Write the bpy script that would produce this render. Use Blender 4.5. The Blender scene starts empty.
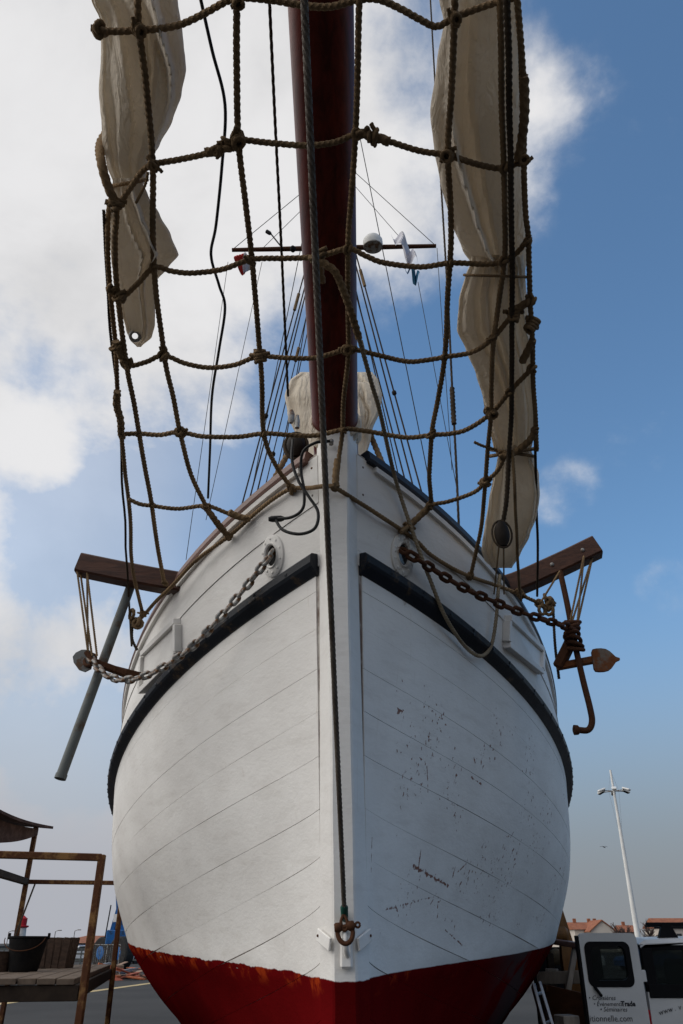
import bpy, bmesh, math, random
from mathutils import Vector, Matrix, noise
random.seed(7)
R = math.radians
scene = bpy.context.scene
COL = scene.collection

# ------------------------------------------------------------------ camera
CAMZ = 1.6
FPX = 769.0
PITCH = R(29.27)
cam = bpy.data.cameras.new('camera')
cam.sensor_fit = 'VERTICAL'; cam.sensor_height = 36.0; cam.sensor_width = 24.0
cam.lens = FPX / 1024 * 36
cam.clip_end = 6000; cam.clip_start = 0.05
camo = bpy.data.objects.new('camera', cam); COL.objects.link(camo)
camo.location = (0, 0, CAMZ); camo.rotation_euler = (math.pi / 2 + PITCH, 0, 0)
scene.camera = camo

# ------------------------------------------------------------------ light and sky
SUN = Vector((-0.80, -0.12, 0.62)).normalized()
world = bpy.data.worlds.new('World'); scene.world = world; world.use_nodes = True
def build_world():
    nt = world.node_tree; N = nt.nodes; L = nt.links
    for n in list(N): N.remove(n)
    out = N.new('ShaderNodeOutputWorld'); bg = N.new('ShaderNodeBackground')
    L.new(bg.outputs[0], out.inputs[0])
    sky = N.new('ShaderNodeTexSky'); sky.sky_type = 'NISHITA'; sky.sun_disc = False
    sky.sun_elevation = math.asin(SUN.z); sky.sun_rotation = math.atan2(SUN.x, SUN.y)
    sky.altitude = 0; sky.air_density = 1.0; sky.dust_density = .7; sky.ozone_density = 2.0
    tc = N.new('ShaderNodeTexCoord')
    def math_(op, a, b=None, clamp=False):
        m = N.new('ShaderNodeMath'); m.operation = op; m.use_clamp = clamp
        for i, v in enumerate((a, b)):
            if v is None: continue
            if isinstance(v, (int, float)): m.inputs[i].default_value = v
            else: L.new(v, m.inputs[i])
        return m.outputs[0]
    def ramp(v, lo, hi, a=0.0, b=1.0):
        m = N.new('ShaderNodeMapRange'); m.interpolation_type = 'SMOOTHERSTEP'
        L.new(v, m.inputs[0])
        for i, q in enumerate((lo, hi, a, b)): m.inputs[i + 1].default_value = q
        return m.outputs[0]
    sep = N.new('ShaderNodeSeparateXYZ'); L.new(tc.outputs['Generated'], sep.inputs[0])
    # cloud layer: the direction flattened a little so that banks stretch sideways
    mp = N.new('ShaderNodeMapping'); mp.inputs['Scale'].default_value = (1.0, 1.0, 1.25)
    mp.inputs['Location'].default_value = (3.1, 0.4, 1.7)
    L.new(tc.outputs['Generated'], mp.inputs[0])
    no = N.new('ShaderNodeTexNoise'); no.inputs['Scale'].default_value = 3.6; no.inputs['Detail'].default_value = 9
    no.inputs['Roughness'].default_value = 0.57; no.inputs['Distortion'].default_value = 0.25
    L.new(mp.outputs[0], no.inputs['Vector'])
    n2 = N.new('ShaderNodeTexNoise'); n2.inputs['Scale'].default_value = 9.0; n2.inputs['Detail'].default_value = 8
    n2.inputs['Roughness'].default_value = 0.6
    L.new(mp.outputs[0], n2.inputs['Vector'])
    # clouds thick in the west (left), thinning to blue in the east
    cover = math_('ADD', sep.outputs[0], math_('MULTIPLY', math_('SUBTRACT', sep.outputs[1], .78), .45))  # clouds also added behind the camera, to brighten and neutralise the starboard hull
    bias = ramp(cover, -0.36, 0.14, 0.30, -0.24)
    base = math_('ADD', math_('MULTIPLY', no.outputs['Fac'], 1.15), math_('MULTIPLY', n2.outputs['Fac'], .55))
    acc = math_('ADD', math_('SUBTRACT', base, .35), bias)
    for (px, py, rad, amt) in SKY_LOBES:
        d = ray(px, py).normalized()
        dt = N.new('ShaderNodeVectorMath'); dt.operation = 'DOT_PRODUCT'; dt.inputs[1].default_value = d
        nm = N.new('ShaderNodeVectorMath'); nm.operation = 'NORMALIZE'; L.new(tc.outputs['Generated'], nm.inputs[0])
        L.new(nm.outputs[0], dt.inputs[0])
        c0 = math.cos(rad / FPX)
        acc = math_('ADD', acc, ramp(dt.outputs['Value'], c0, 1.0, 0.0, amt))
    mask = ramp(acc, 0.38, 0.90)
    mask = math_('MULTIPLY', mask, 0.95)
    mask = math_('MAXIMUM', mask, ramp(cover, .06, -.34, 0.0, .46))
    # thick and thin parts of the clouds
    shade = ramp(no.outputs['Fac'], 0.25, 0.70, 0.80, 1.0)
    cc = N.new('ShaderNodeMix'); cc.data_type = 'RGBA'; cc.blend_type = 'MULTIPLY'; cc.inputs[0].default_value = 1.0
    cc.inputs[6].default_value = (CLOUD[0], CLOUD[1], CLOUD[2], 1)
    cmb = N.new('ShaderNodeCombineXYZ')
    for i in range(3): L.new(shade, cmb.inputs[i])
    L.new(cmb.outputs[0], cc.inputs[7])
    mix = N.new('ShaderNodeMix'); mix.data_type = 'RGBA'
    tint = N.new('ShaderNodeMix'); tint.data_type = 'RGBA'; tint.blend_type = 'MULTIPLY'; tint.inputs[0].default_value = 1; L.new(sky.outputs[0], tint.inputs[6]); tint.inputs[7].default_value = (.66, .82, .86, 1)
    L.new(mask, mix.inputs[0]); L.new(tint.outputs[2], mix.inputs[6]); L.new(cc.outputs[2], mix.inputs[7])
    # haze towards the horizon
    hz = ramp(sep.outputs[2], 0.0, 0.46, 0.95, 0.0)
    mix2 = N.new('ShaderNodeMix'); mix2.data_type = 'RGBA'
    L.new(hz, mix2.inputs[0]); L.new(mix.outputs[2], mix2.inputs[6]); 
    hc = N.new('ShaderNodeMix'); hc.data_type = 'RGBA'; L.new(ramp(sep.outputs[0], -.35, .35), hc.inputs[0])
    hc.inputs[6].default_value = (*[q * 1.22 for q in HAZE], 1); hc.inputs[7].default_value = (*[q * .72 for q in HAZE], 1)
    L.new(hc.outputs[2], mix2.inputs[7])
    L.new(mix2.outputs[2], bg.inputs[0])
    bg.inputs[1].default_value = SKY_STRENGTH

def ray(px, py):
    u = (px - 341.5) / FPX; v = (512 - py) / FPX
    c, s = math.cos(PITCH), math.sin(PITCH)
    return Vector((u, c - v * s, s + v * c))
def at(px, py, Y):
    d = ray(px, py); return Vector((0, 0, CAMZ)) + d * (Y / d.y)
def proj(p):
    c, s = math.cos(PITCH), math.sin(PITCH); q = p - Vector((0, 0, CAMZ))
    f = q.y * c + q.z * s; up = -q.y * s + q.z * c
    return (341.5 + FPX * q.x / f, 512 - FPX * up / f)

SKY_STRENGTH = 0.15
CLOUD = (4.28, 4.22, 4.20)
HAZE = (1.66, 1.72, 1.92)
SKY_LOBES = [(540, 40, 90, .08), (575, 95, 50, .07), (625, 70, 80, -.09), (430, 120, 200, .28), (400, 270, 120, .12), (563, 492, 50, .20), (672, 590, 50, .27),
             (75, 520, 110, -.2), (70, 600, 260, -.10), (40, 455, 50, .16), (60, 390, 60, -.14), (60, 640, 110, .16), (255, 500, 90, -.1), (180, 200, 260, .14), (70, 745, 90, -.30), (560, 640, 70, .16)]
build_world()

sl = bpy.data.lights.new('sun', 'SUN'); sl.energy = 1.5; sl.angle = R(75); sl.color = (1.0, 0.94, 0.86)
so = bpy.data.objects.new('sun', sl); COL.objects.link(so)
so.rotation_euler = SUN.to_track_quat('Z', 'Y').to_euler(); so.location = (-30, -5, 40)
vs = scene.view_settings
vs.view_transform = 'Standard'; vs.look = 'None'; vs.exposure = 0.40; vs.gamma = 1.0; vs.use_curve_mapping = False

# ------------------------------------------------------------------ materials
class MatB:
    def __init__(self, name):
        self.m = bpy.data.materials.new(name); self.m.use_nodes = True
        self.nt = self.m.node_tree; self.N = self.nt.nodes; self.L = self.nt.links
        self.b = self.N['Principled BSDF']
        self.tc = self.N.new('ShaderNodeTexCoord').outputs['Object']
    def noise(self, scale, detail=4, rough=.55, vec=None, stretch=None, dist=0):
        n = self.N.new('ShaderNodeTexNoise'); n.inputs['Scale'].default_value = scale
        n.inputs['Detail'].default_value = detail; n.inputs['Roughness'].default_value = rough
        n.inputs['Distortion'].default_value = dist
        v = vec or self.tc
        if stretch:
            mp = self.N.new('ShaderNodeMapping'); mp.inputs['Scale'].default_value = stretch
            self.L.new(v, mp.inputs[0]); v = mp.outputs[0]
        self.L.new(v, n.inputs['Vector']); return n.outputs['Fac']
    def ramp(self, v, lo, hi, a=0., b=1.):
        m = self.N.new('ShaderNodeMapRange'); m.interpolation_type = 'SMOOTHSTEP'; self.L.new(v, m.inputs[0])
        for i, q in enumerate((lo, hi, a, b)): m.inputs[i + 1].default_value = q
        return m.outputs[0]
    def math(self, op, a, b=None):
        m = self.N.new('ShaderNodeMath'); m.operation = op
        for i, v in enumerate((a, b)):
            if v is None: continue
            if isinstance(v, (int, float)): m.inputs[i].default_value = v
            else: self.L.new(v, m.inputs[i])
        return m.outputs[0]
    def mix(self, f, a, b):
        m = self.N.new('ShaderNodeMix'); m.data_type = 'RGBA'
        if isinstance(f, (int, float)): m.inputs[0].default_value = f
        else: self.L.new(f, m.inputs[0])
        for i, v in ((6, a), (7, b)):
            if isinstance(v, tuple): m.inputs[i].default_value = (*v, 1)
            else: self.L.new(v, m.inputs[i])
        return m.outputs[2]
    def color(self, c):
        if isinstance(c, tuple): self.b.inputs['Base Color'].default_value = (*c, 1)
        else: self.L.new(c, self.b.inputs['Base Color'])
    def rough(self, r):
        if isinstance(r, (int, float)): self.b.inputs['Roughness'].default_value = r
        else: self.L.new(r, self.b.inputs['Roughness'])
    def bump(self, h, dist=.01, strength=.5):
        n = self.N.new('ShaderNodeBump'); n.inputs['Distance'].default_value = dist; n.inputs['Strength'].default_value = strength
        self.L.new(h, n.inputs['Height']); self.L.new(n.outputs[0], self.b.inputs['Normal'])

def basic(name, c1, c2=None, scale=8, rough=.6, metal=0, bump=0, stretch=None, spec=None, lo=.35, hi=.65):
    m = MatB(name)
    if c2 is None: c2 = tuple(x * .78 for x in c1)
    n = m.noise(scale, 6, .6, stretch=stretch)
    m.color(m.mix(m.ramp(n, lo, hi), c2, c1)); m.rough(rough)
    m.b.inputs['Metallic'].default_value = metal
    m.b.inputs['Specular IOR Level'].default_value = .2 if spec is None else spec
    if bump: m.bump(m.noise(scale * 4, 5, .6, stretch=stretch), bump, .6)
    return m.m

def hull_material():
    m = MatB('hull_paint')
    sp = m.N.new('ShaderNodeSeparateXYZ'); m.L.new(m.tc, sp.inputs[0])
    X, Y, Z = sp.outputs
    white = m.mix(m.ramp(m.noise(1.6, 5, .6), .3, .7), (.80, .785, .755), (.72, .70, .67))
    # brush and grime streaks along the planks
    st = m.noise(3.0, 6, .65, stretch=(1.2, 1.0, 5.0))
    white = m.mix(m.math('MULTIPLY', m.ramp(st, .48, .75), .35), white, (.55, .52, .48))
    # rusty runs straight below fittings
    run = m.noise(6, 5, .6, stretch=(5, 5, .35))
    white = m.mix(m.math('MULTIPLY', m.ramp(run, .63, .80), .25), white, (.42, .33, .24))
    # chipped paint on the starboard bow
    side = m.ramp(X, .20, .34)
    reg = m.ramp(m.noise(2.3, 3, .5), .43, .60)
    hgt = m.math('MULTIPLY', m.ramp(Z, 1.5, 1.75), m.ramp(Z, 3.3, 2.75))
    reg = m.math('MULTIPLY', m.math('MULTIPLY', reg, hgt), side)
    ch = m.noise(36, 5, .62, stretch=(1.0, 1.0, .7))
    thr = m.math('SUBTRACT', .76, m.math('MULTIPLY', reg, .138))
    chip = m.ramp(m.math('SUBTRACT', ch, thr), 0.0, .012)
    scr = m.noise(8.5, 5, .55, stretch=(1.0, 1.0, 2.6), dist=.6)
    scratch = m.math('MULTIPLY', m.ramp(m.math('SUBTRACT', scr, m.math('SUBTRACT', .83, m.math('MULTIPLY', reg, .13))), 0, .012), reg)
    bare = m.mix(m.noise(60, 3), (.28, .11, .07), (.15, .08, .065))
    chipm = m.math('MAXIMUM', chip, scratch)
    geo = m.tc; wob = m.noise(38, 4, .65); stain = None
    for (p0, p1, wd, kind) in SCARS:
        A = hull(*on_hull(*p0, 1), 1); B = hull(*on_hull(*p1, 1), 1); D = B - A; L2 = D.length_squared
        v = m.N.new('ShaderNodeVectorMath'); v.operation = 'SUBTRACT'; m.L.new(geo, v.inputs[0]); v.inputs[1].default_value = A
        dt = m.N.new('ShaderNodeVectorMath'); dt.operation = 'DOT_PRODUCT'; m.L.new(v.outputs[0], dt.inputs[0]); dt.inputs[1].default_value = D / L2
        cl_ = m.math('MINIMUM', m.math('MAXIMUM', dt.outputs['Value'], 0.), 1.)
        sc = m.N.new('ShaderNodeVectorMath'); sc.operation = 'SCALE'; sc.inputs[0].default_value = D; m.L.new(cl_, sc.inputs['Scale'])
        df = m.N.new('ShaderNodeVectorMath'); df.operation = 'DISTANCE'; m.L.new(v.outputs[0], df.inputs[0]); m.L.new(sc.outputs[0], df.inputs[1])
        dist = m.math('ADD', df.outputs['Value'], m.math('MULTIPLY', m.math('SUBTRACT', wob, .45), wd * 4.2))
        k = m.ramp(dist, wd * .62, wd * .45)
        if kind: stain = m.math('MULTIPLY', m.ramp(dist, wd * 2, 0.), .7)
        else: chipm = m.math('MAXIMUM', chipm, k)
    white = m.mix(stain, white, (.22, .14, .08))
    white = m.mix(chipm, white, bare)
    # antifouling below the paint line
    line = m.math('ADD', 1.445, m.math('MULTIPLY', m.math('MINIMUM', m.math('MAXIMUM', m.math('SUBTRACT', Y, 4.0), 0.), 4.6), .034))
    rag = m.math('MULTIPLY', m.math('SUBTRACT', m.noise(5, 6, .66, stretch=(1, 1, .3)), .5), m.ramp(X, -.25, .35, .050, .008))
    dz = m.math('SUBTRACT', m.math('ADD', Z, rag), line)
    red = m.mix(m.ramp(m.noise(1.2, 6, .6), .35, .7), (.125, .004, .005), (.085, .003, .004))
    fresh = m.math('MULTIPLY', m.ramp(dz, -.10, -.02), m.ramp(m.math('ADD', m.noise(5, 5, .65), m.math('MULTIPLY', X, -.06)),   .53, .66))
    red = m.mix(fresh, red, (.30, .035, .008))
    patch = m.math('MULTIPLY', m.ramp(m.noise(1.1, 5, .55), .50, .57), m.ramp(X, .9, 1.4))
    red = m.mix(m.math('MULTIPLY', patch, .8), red, (.055, .05, .05))
    m.color(m.mix(m.ramp(dz, -.003, .003), red, white))
    m.rough(m.mix(m.noise(4, 4), (.48,) * 3, (.66,) * 3)); m.L.new(m.ramp(dz, -.003, .003, .0, .3), m.b.inputs['Specular IOR Level'])
    h = m.math('ADD', m.noise(2.6, 4, .5), m.math('MULTIPLY', m.noise(26, 5, .6, stretch=(1, 1, 2)), .22))
    h = m.math('SUBTRACT', h, m.math('MULTIPLY', chipm, .12))
    m.bump(h, .016, .55)
    return m.m

def rope_material(name, a, b, rough=.85):
    m = MatB(name)
    n = m.noise(7, 4, .6); f = m.noise(240, 3, .7)
    c = m.mix(m.ramp(n, .3, .7), a, b); n3 = m.noise(2.1, 3, .5)
    c = m.mix(m.math('MULTIPLY', m.ramp(n3, .5, .7), .55), c, tuple(x * 1.5 for x in a))
    c = m.mix(m.math('MULTIPLY', m.ramp(f, .45, .7), .5), c, tuple(x * .45 for x in a))
    m.color(c); m.rough(rough); m.bump(f, .003, .7); m.b.inputs['Specular IOR Level'].default_value = .15
    return m.m

def canvas_material():
    m = MatB('sail_canvas')
    n = m.noise(3.0, 6, .62); st = m.noise(9, 5, .6, stretch=(1, 1, .4))
    c = m.mix(m.ramp(n, .3, .7), (.80, .725, .615), (.72, .645, .535))
    c = m.mix(m.math('MULTIPLY', m.ramp(st, .58, .80), .35), c, (.36, .30, .23))
    m.color(c); m.rough(.85); m.b.inputs['Specular IOR Level'].default_value = .1
    wv = m.noise(420, 2, .5)
    cr = m.noise(11, 6, .62, dist=1.2)
    rg = m.math('ABSOLUTE', m.math('SUBTRACT', m.noise(6.5, 4, .55, stretch=(1.8, .7, .35), dist=.5), .5))
    rg2 = m.math('ABSOLUTE', m.math('SUBTRACT', m.noise(15, 3, .5, stretch=(1.0, 1.0, .7), dist=.6), .5))
    hh = m.math('ADD', m.math('MULTIPLY', m.ramp(rg, 0., .10), .9), m.math('MULTIPLY', m.ramp(rg2, 0., .12), .15))
    m.bump(m.math('ADD', m.math('ADD', m.math('MULTIPLY', wv, .04), m.math('MULTIPLY', cr, .3)), hh), .016, .6)
    tr = m.N.new('ShaderNodeBsdfTranslucent'); m.L.new(c, tr.inputs[0])
    mx = m.N.new('ShaderNodeMixShader'); mx.inputs[0].default_value = .38
    m.L.new(m.b.outputs[0], mx.inputs[1]); m.L.new(tr.outputs[0], mx.inputs[2])
    m.L.new(mx.outputs[0], m.N['Material Output'].inputs[0])
    return m.m

def wood_material(name, a, b, rough=.5, scale=5, stretch=(1, 1, 12), bump=.004):
    m = MatB(name)
    n = m.noise(scale, 7, .65, stretch=stretch, dist=.4); w = m.noise(2, 4)
    c = m.mix(m.ramp(n, .3, .7), a, b)
    c = m.mix(m.math('MULTIPLY', m.ramp(w, .5, .75), .5), c, tuple(x * .5 for x in b))
    m.color(c); m.rough(rough); m.bump(n, bump, .5); m.b.inputs['Specular IOR Level'].default_value = .22
    return m.m

def rust_material(name, base, rust=(.16, .065, .025), amount=.5, metal=0., rough=.7, scale=7):
    m = MatB(name)
    n = m.noise(scale, 7, .65); f = m.noise(scale * 7, 4, .6)
    k = m.ramp(m.math('ADD', n, m.math('MULTIPLY', f, .25)), .62 - amount * .3 + .02, .70 - amount * .3 + .10)
    rc = m.mix(f, tuple(x * .45 for x in rust), rust)
    m.color(m.mix(k, base, rc)); m.rough(rough); m.b.inputs['Specular IOR Level'].default_value = .2; m.b.inputs['Metallic'].default_value = metal
    m.bump(m.math('ADD', n, m.math('MULTIPLY', f, .5)), .006, .5)
    return m.m

def glass_material(name, tint=(.05, .06, .06), alpha=.35):
    m = MatB(name)
    m.color(tint); m.rough(.04); m.b.inputs['Specular IOR Level'].default_value = .35
    t = m.N.new('ShaderNodeBsdfTransparent'); t.inputs[0].default_value = (.75, .8, .78, 1)
    mx = m.N.new('ShaderNodeMixShader'); mx.inputs[0].default_value = alpha
    m.L.new(m.b.outputs[0], mx.inputs[1]); m.L.new(t.outputs[0], mx.inputs[2])
    m.L.new(mx.outputs[0], m.N['Material Output'].inputs[0])
    return m.m

M = {}
M['seam'] = basic('seam_putty', (.52, .49, .45), (.17, .12, .10), 3.5, .9, lo=.42, hi=.6)
M['white'] = basic('white_paint', (.78, .765, .735), (.68, .66, .63), 3, .5, bump=.004)
M['black_rub'] = rust_material('rubbing_strake_paint', (.013, .016, .022), (.10, .07, .045), -.16, rough=.45)
M['rail_brown'] = wood_material('rail_wood', (.16, .085, .065), (.10, .05, .04), .45)
M['rail_blue'] = basic('rail_navy', (.017, .021, .032), (.028, .028, .03), 6, .5, bump=.003)
M['varnish'] = wood_material('varnished_spar', (.13, .020, .012), (.055, .010, .007), .42, 4, (6, .6, 6), .002)
M['varnish'].node_tree.nodes['Principled BSDF'].inputs['Specular IOR Level'].default_value = .13
M['cat_wood'] = wood_material('cathead_wood', (.085, .036, .022), (.040, .018, .013), .5, 5, (1.2, 8, 8), .006)
M['rope'] = rope_material('hemp_rope', (.25, .165, .088), (.14, .092, .050))
M['rope_dark'] = rope_material('tarred_rope', (.060, .044, .030), (.035, .026, .019))
M['rope_pale'] = rope_material('pale_rope', (.30, .24, .165), (.20, .155, .10))
M['wire'] = rope_material('steel_wire', (.17, .145, .12), (.09, .07, .055), .5)
M['cable'] = basic('black_rubber', (.012, .012, .013), (.02, .02, .02), 8, .5)
M['canvas'] = canvas_material()
M['galv'] = rust_material('galvanised_steel', (.30, .30, .29), (.17, .09, .045), .25, .35, .55, 9)
M['pipe'] = rust_material('old_grey_pipe', (.105, .115, .112), (.10, .065, .04), .0, .2, .6, 6)
M['rust'] = rust_material('rusty_iron', (.050, .025, .017), (.095, .038, .017), .7, .1, .8, 8)
M['rust_plate'] = rust_material('rusty_fluke', (.13, .105, .085), (.17, .058, .018), .5, .1, .75, 5)
M['worn'] = rust_material('worn_white_plate', (.66, .64, .60), (.20, .11, .06), .12, 0, .6, 9)
M['gloss'] = basic('glossy_pipe_bore', (.01, .01, .012), None, 5, .12, spec=.8)
M['palm_grey'] = rust_material('grey_palm', (.13, .135, .135), (.12, .07, .04), .0, .2, .6, 9)
M['block'] = basic('tarred_block', (.016, .013, .011), (.024, .018, .014), 12, .6, bump=.004, spec=.1)
M['green'] = basic('green_sleeve', (.012, .075, .055), (.02, .05, .04), 20, .5)
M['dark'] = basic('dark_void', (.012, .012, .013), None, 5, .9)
M['deck'] = wood_material('deck_wood', (.25, .19, .13), (.16, .12, .085), .7)
M['mast'] = wood_material('mast_wood', (.30, .17, .07), (.20, .11, .05), .4)
M['radar'] = basic('radome_plastic', (.72, .72, .70), None, 4, .4)

# ------------------------------------------------------------------ mesh helpers
class MB:
    def __init__(self): self.bm = bmesh.new()
    def face(self, vs):
        try: return self.bm.faces.new(vs)
        except ValueError: return None
    def poly(self, pts): return self.face([self.bm.verts.new(p) for p in pts])
    def grid(self, rows, closed=False, cap=False):
        vr = [[self.bm.verts.new(p) for p in r] for r in rows]
        n = len(vr[0])
        for i in range(len(vr) - 1):
            for j in range(n if closed else n - 1):
                k = (j + 1) % n
                self.face((vr[i][j], vr[i][k], vr[i + 1][k], vr[i + 1][j]))
        if cap:
            self.face(list(reversed(vr[0]))); self.face(vr[-1])
        return vr
    def box(self, c, s, rot=None, bev=0.0):
        rot = rot or Matrix.Identity(3)
        tmp = bmesh.new(); bmesh.ops.create_cube(tmp, size=1)
        for v in tmp.verts: v.co = Vector((v.co.x * s[0], v.co.y * s[1], v.co.z * s[2]))
        if bev: bmesh.ops.bevel(tmp, geom=tmp.edges[:], offset=bev, segments=1, affect='EDGES')
        mp = {}
        for v in tmp.verts: mp[v] = self.bm.verts.new(rot @ v.co + Vector(c))
        for f in tmp.faces: self.face([mp[v] for v in f.verts])
        tmp.free(); return self
    def beam(self, a, b, w, h, bev=0.004, up=Vector((0, 0, 1))):
        a = Vector(a); b = Vector(b); d = (b - a); L = d.length; x = d.normalized()
        y = up.cross(x)
        if y.length < 1e-4: y = Vector((0, 1, 0))
        y.normalize(); z = x.cross(y)
        rot = Matrix((x, y, z)).transposed()
        return self.box((a + b) / 2, (L, w, h), rot, bev)
    def tube(self, pts, r, sides=8, cap=True):
        pts = [Vector(p) for p in pts]; fr = frames(pts); rows = []
        for i, (p, (t, n, b)) in enumerate(zip(pts, fr)):
            rr = r(i / (len(pts) - 1)) if callable(r) else r
            rows.append([p + (n * math.cos(q) + b * math.sin(q)) * rr for q in [2 * math.pi * k / sides for k in range(sides)]])
        self.grid(rows, True, cap); return self
    def lathe(self, prof, c, axis=Vector((0, 0, 1)), sides=20):
        axis = Vector(axis).normalized(); n = axis.orthogonal().normalized(); b = axis.cross(n); c = Vector(c)
        rows = [[c + axis * z + (n * math.cos(q) + b * math.sin(q)) * max(r, 1e-4) for q in [2 * math.pi * k / sides for k in range(sides)]] for r, z in prof]
        self.grid(rows, True, True); return self
    def strand(self, pts, r, turn=None, lobes=3, depth=.36, res=.5, seg=12, step=None):
        """laid rope: lobed section twisting along the path"""
        step = step or r * res
        pts = resample(pts, step); fr = frames(pts); rows = []
        turn = turn or r * 5.6; L = 0
        for i, (p, (t, n, b)) in enumerate(zip(pts, fr)):
            if i: L += (p - pts[i - 1]).length
            tw = 2 * math.pi * L / turn; row = []
            for k in range(seg):
                q = 2 * math.pi * k / seg
                rr = r * (1 - depth + depth * abs(math.cos(lobes * (q + tw) / 2)) * 1.25)
                row.append(p + (n * math.cos(q) + b * math.sin(q)) * rr)
            rows.append(row)
        self.grid(rows, True, True); return self
    def build(self, name, mat, parent=None, smooth=True, loc=None):
        me = bpy.data.meshes.new(name)
        bmesh.ops.recalc_face_normals(self.bm, faces=self.bm.faces[:])
        self.bm.to_mesh(me); self.bm.free()
        me.materials.append(mat)
        if smooth:
            for p in me.polygons: p.use_smooth = True
            me.set_sharp_from_angle(angle=R(38))
        return link(name, me, parent)

def link(name, me, parent=None):
    o = bpy.data.objects.new(name, me); COL.objects.link(o)
    if parent: adopt(o, parent)
    return o
def worldloc(o):
    v = o.location.copy(); p = o.parent
    return v
def adopt(o, parent):
    o.parent = parent
    q = parent; off = Vector()
    off = ORIG.get(parent.name, Vector())
    o.matrix_parent_inverse = Matrix.Translation(-off)
    return o
ORIG = {}
def thing(name, loc, label, cat, group=None):
    o = bpy.data.objects.new(name, None); COL.objects.link(o); o.location = loc; o.empty_display_size = .1
    ORIG[o.name] = Vector(loc)
    return tag(o, label, cat, group)
def tag(o, label, cat=None, group=None, kind=None):
    if label: o['label'] = label
    if cat: o['category'] = cat
    if group: o['group'] = group
    if kind: o['kind'] = kind
    return o

def catmull(pts, n=8):
    pts = [Vector(p) for p in pts]
    if len(pts) < 3: return pts
    q = [pts[0] * 2 - pts[1]] + pts + [pts[-1] * 2 - pts[-2]]; out = []
    for i in range(1, len(q) - 2):
        p0, p1, p2, p3 = q[i - 1:i + 3]
        for k in range(n):
            t = k / n
            out.append(.5 * ((2 * p1) + (p2 - p0) * t + (2 * p0 - 5 * p1 + 4 * p2 - p3) * t * t + (3 * p1 - p0 - 3 * p2 + p3) * t ** 3))
    out.append(pts[-1]); return out
def resample(pts, step):
    pts = [Vector(p) for p in pts]; L = [0]
    for a, b in zip(pts, pts[1:]): L.append(L[-1] + (b - a).length)
    n = max(2, int(L[-1] / step)); out = []; j = 0
    for i in range(n + 1):
        s = L[-1] * i / n
        while j < len(L) - 2 and L[j + 1] < s: j += 1
        d = L[j + 1] - L[j]
        out.append(pts[j].lerp(pts[j + 1], (s - L[j]) / d if d > 1e-9 else 0))
    return out
def frames(pts):
    fr = []; n = None
    for i in range(len(pts)):
        t = (pts[min(i + 1, len(pts) - 1)] - pts[max(i - 1, 0)])
        t = t.normalized() if t.length > 1e-9 else Vector((0, 0, 1))
        if n is None: n = t.orthogonal().normalized()
        n = n - t * n.dot(t)
        n = n.normalized() if n.length > 1e-6 else t.orthogonal().normalized()
        fr.append((t, n, t.cross(n)))
    return fr
def smooth_sag(pts, n=7): return catmull(pts, n)

# ------------------------------------------------------------------ hull form
# level: w, stem Y, half width at stem, reach A, length k, power p
LV = [(0, 4.75, .085, .03, 4.0, 1.3), (.35, 4.55, .09, 1.15, 4.4, 1.6), (1, 4.36, .10, 2.15, 4.0, 1.5), (2, 4.20, .11, 2.62, 3.47, 1.36),
      (2.5, 4.08, .106, 2.74, 2.92, 1.12), (3, 3.97, .104, 2.65, 2.5, 1.0), (4, 3.86, .116, 2.27, 1.93, 1.0), (4.3, 3.83, .116, 2.27, 1.93, 1.0)]
def pchip(x, col):
    xs = [l[0] for l in LV]; ys = [l[col] for l in LV]
    h = [b - a for a, b in zip(xs, xs[1:])]; dl = [(ys[i + 1] - ys[i]) / h[i] for i in range(len(h))]
    m = [dl[0]]
    for i in range(1, len(dl)):
        m.append(0 if dl[i - 1] * dl[i] <= 0 else 2 * dl[i - 1] * dl[i] / (dl[i - 1] + dl[i]))
    m.append(dl[-1])
    x = min(max(x, xs[0]), xs[-1]); i = 0
    while i < len(h) - 1 and xs[i + 1] < x: i += 1
    t = (x - xs[i]) / h[i]
    return ((2 * t ** 3 - 3 * t * t + 1) * ys[i] + (t ** 3 - 2 * t * t + t) * h[i] * m[i] + (-2 * t ** 3 + 3 * t * t) * ys[i + 1] + (t ** 3 - t * t) * h[i] * m[i + 1])
def zlev(w, d):
    e = min(d, 7.0)
    z = [-1.58, -.62, -.165 + .034 * min(d, 4.6), 1.90 - .22 * e + .0155 * e * e, 2.58 - .30 * e + .0205 * e * e]
    if w >= 4: return z[4] + (w - 4) * .7
    i = int(w); t = w - i
    return z[i] * (1 - t) + z[i + 1] * t
DEND = 13.0
HC = {}
def hull(w, d, s, off=0.0):
    key = round(w, 5)
    if key not in HC: HC[key] = [pchip(w, c) for c in range(1, 6)]
    sy, st, A, k, p = HC[key]
    b = st + A * (1 - math.exp(-(max(d, 0) / k) ** p))
    if d > 8.5: b *= 1 - .35 * ((d - 8.5) / 4.5) ** 2
    zr = zlev(w, d)
    P = Vector((s * b + .0136 - .0156 * zr, sy + d, CAMZ + zr + .0156 * s * b))
    if off: P = P + hull_n(w, d, s) * off
    return P
def hull_n(w, d, s):
    e = .01
    a = hull(w, d + e, s) - hull(w, max(d - e, 0), s); b = hull(min(w + e, 4.29), d, s) - hull(max(w - e, 0), d, s)
    n = a.cross(b).normalized()
    if n.x * s < 0: n = -n
    return n
GRIDH = []
for s in (-1, 1):
    for iw in range(0, 61):
        w = 1.0 + iw * .0533
        for i in range(0, 81):
            d = (i / 80) ** 1.4 * 6
            p = hull(w, d, s); GRIDH.append((*proj(p), w, d, s, p.y))
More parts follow.
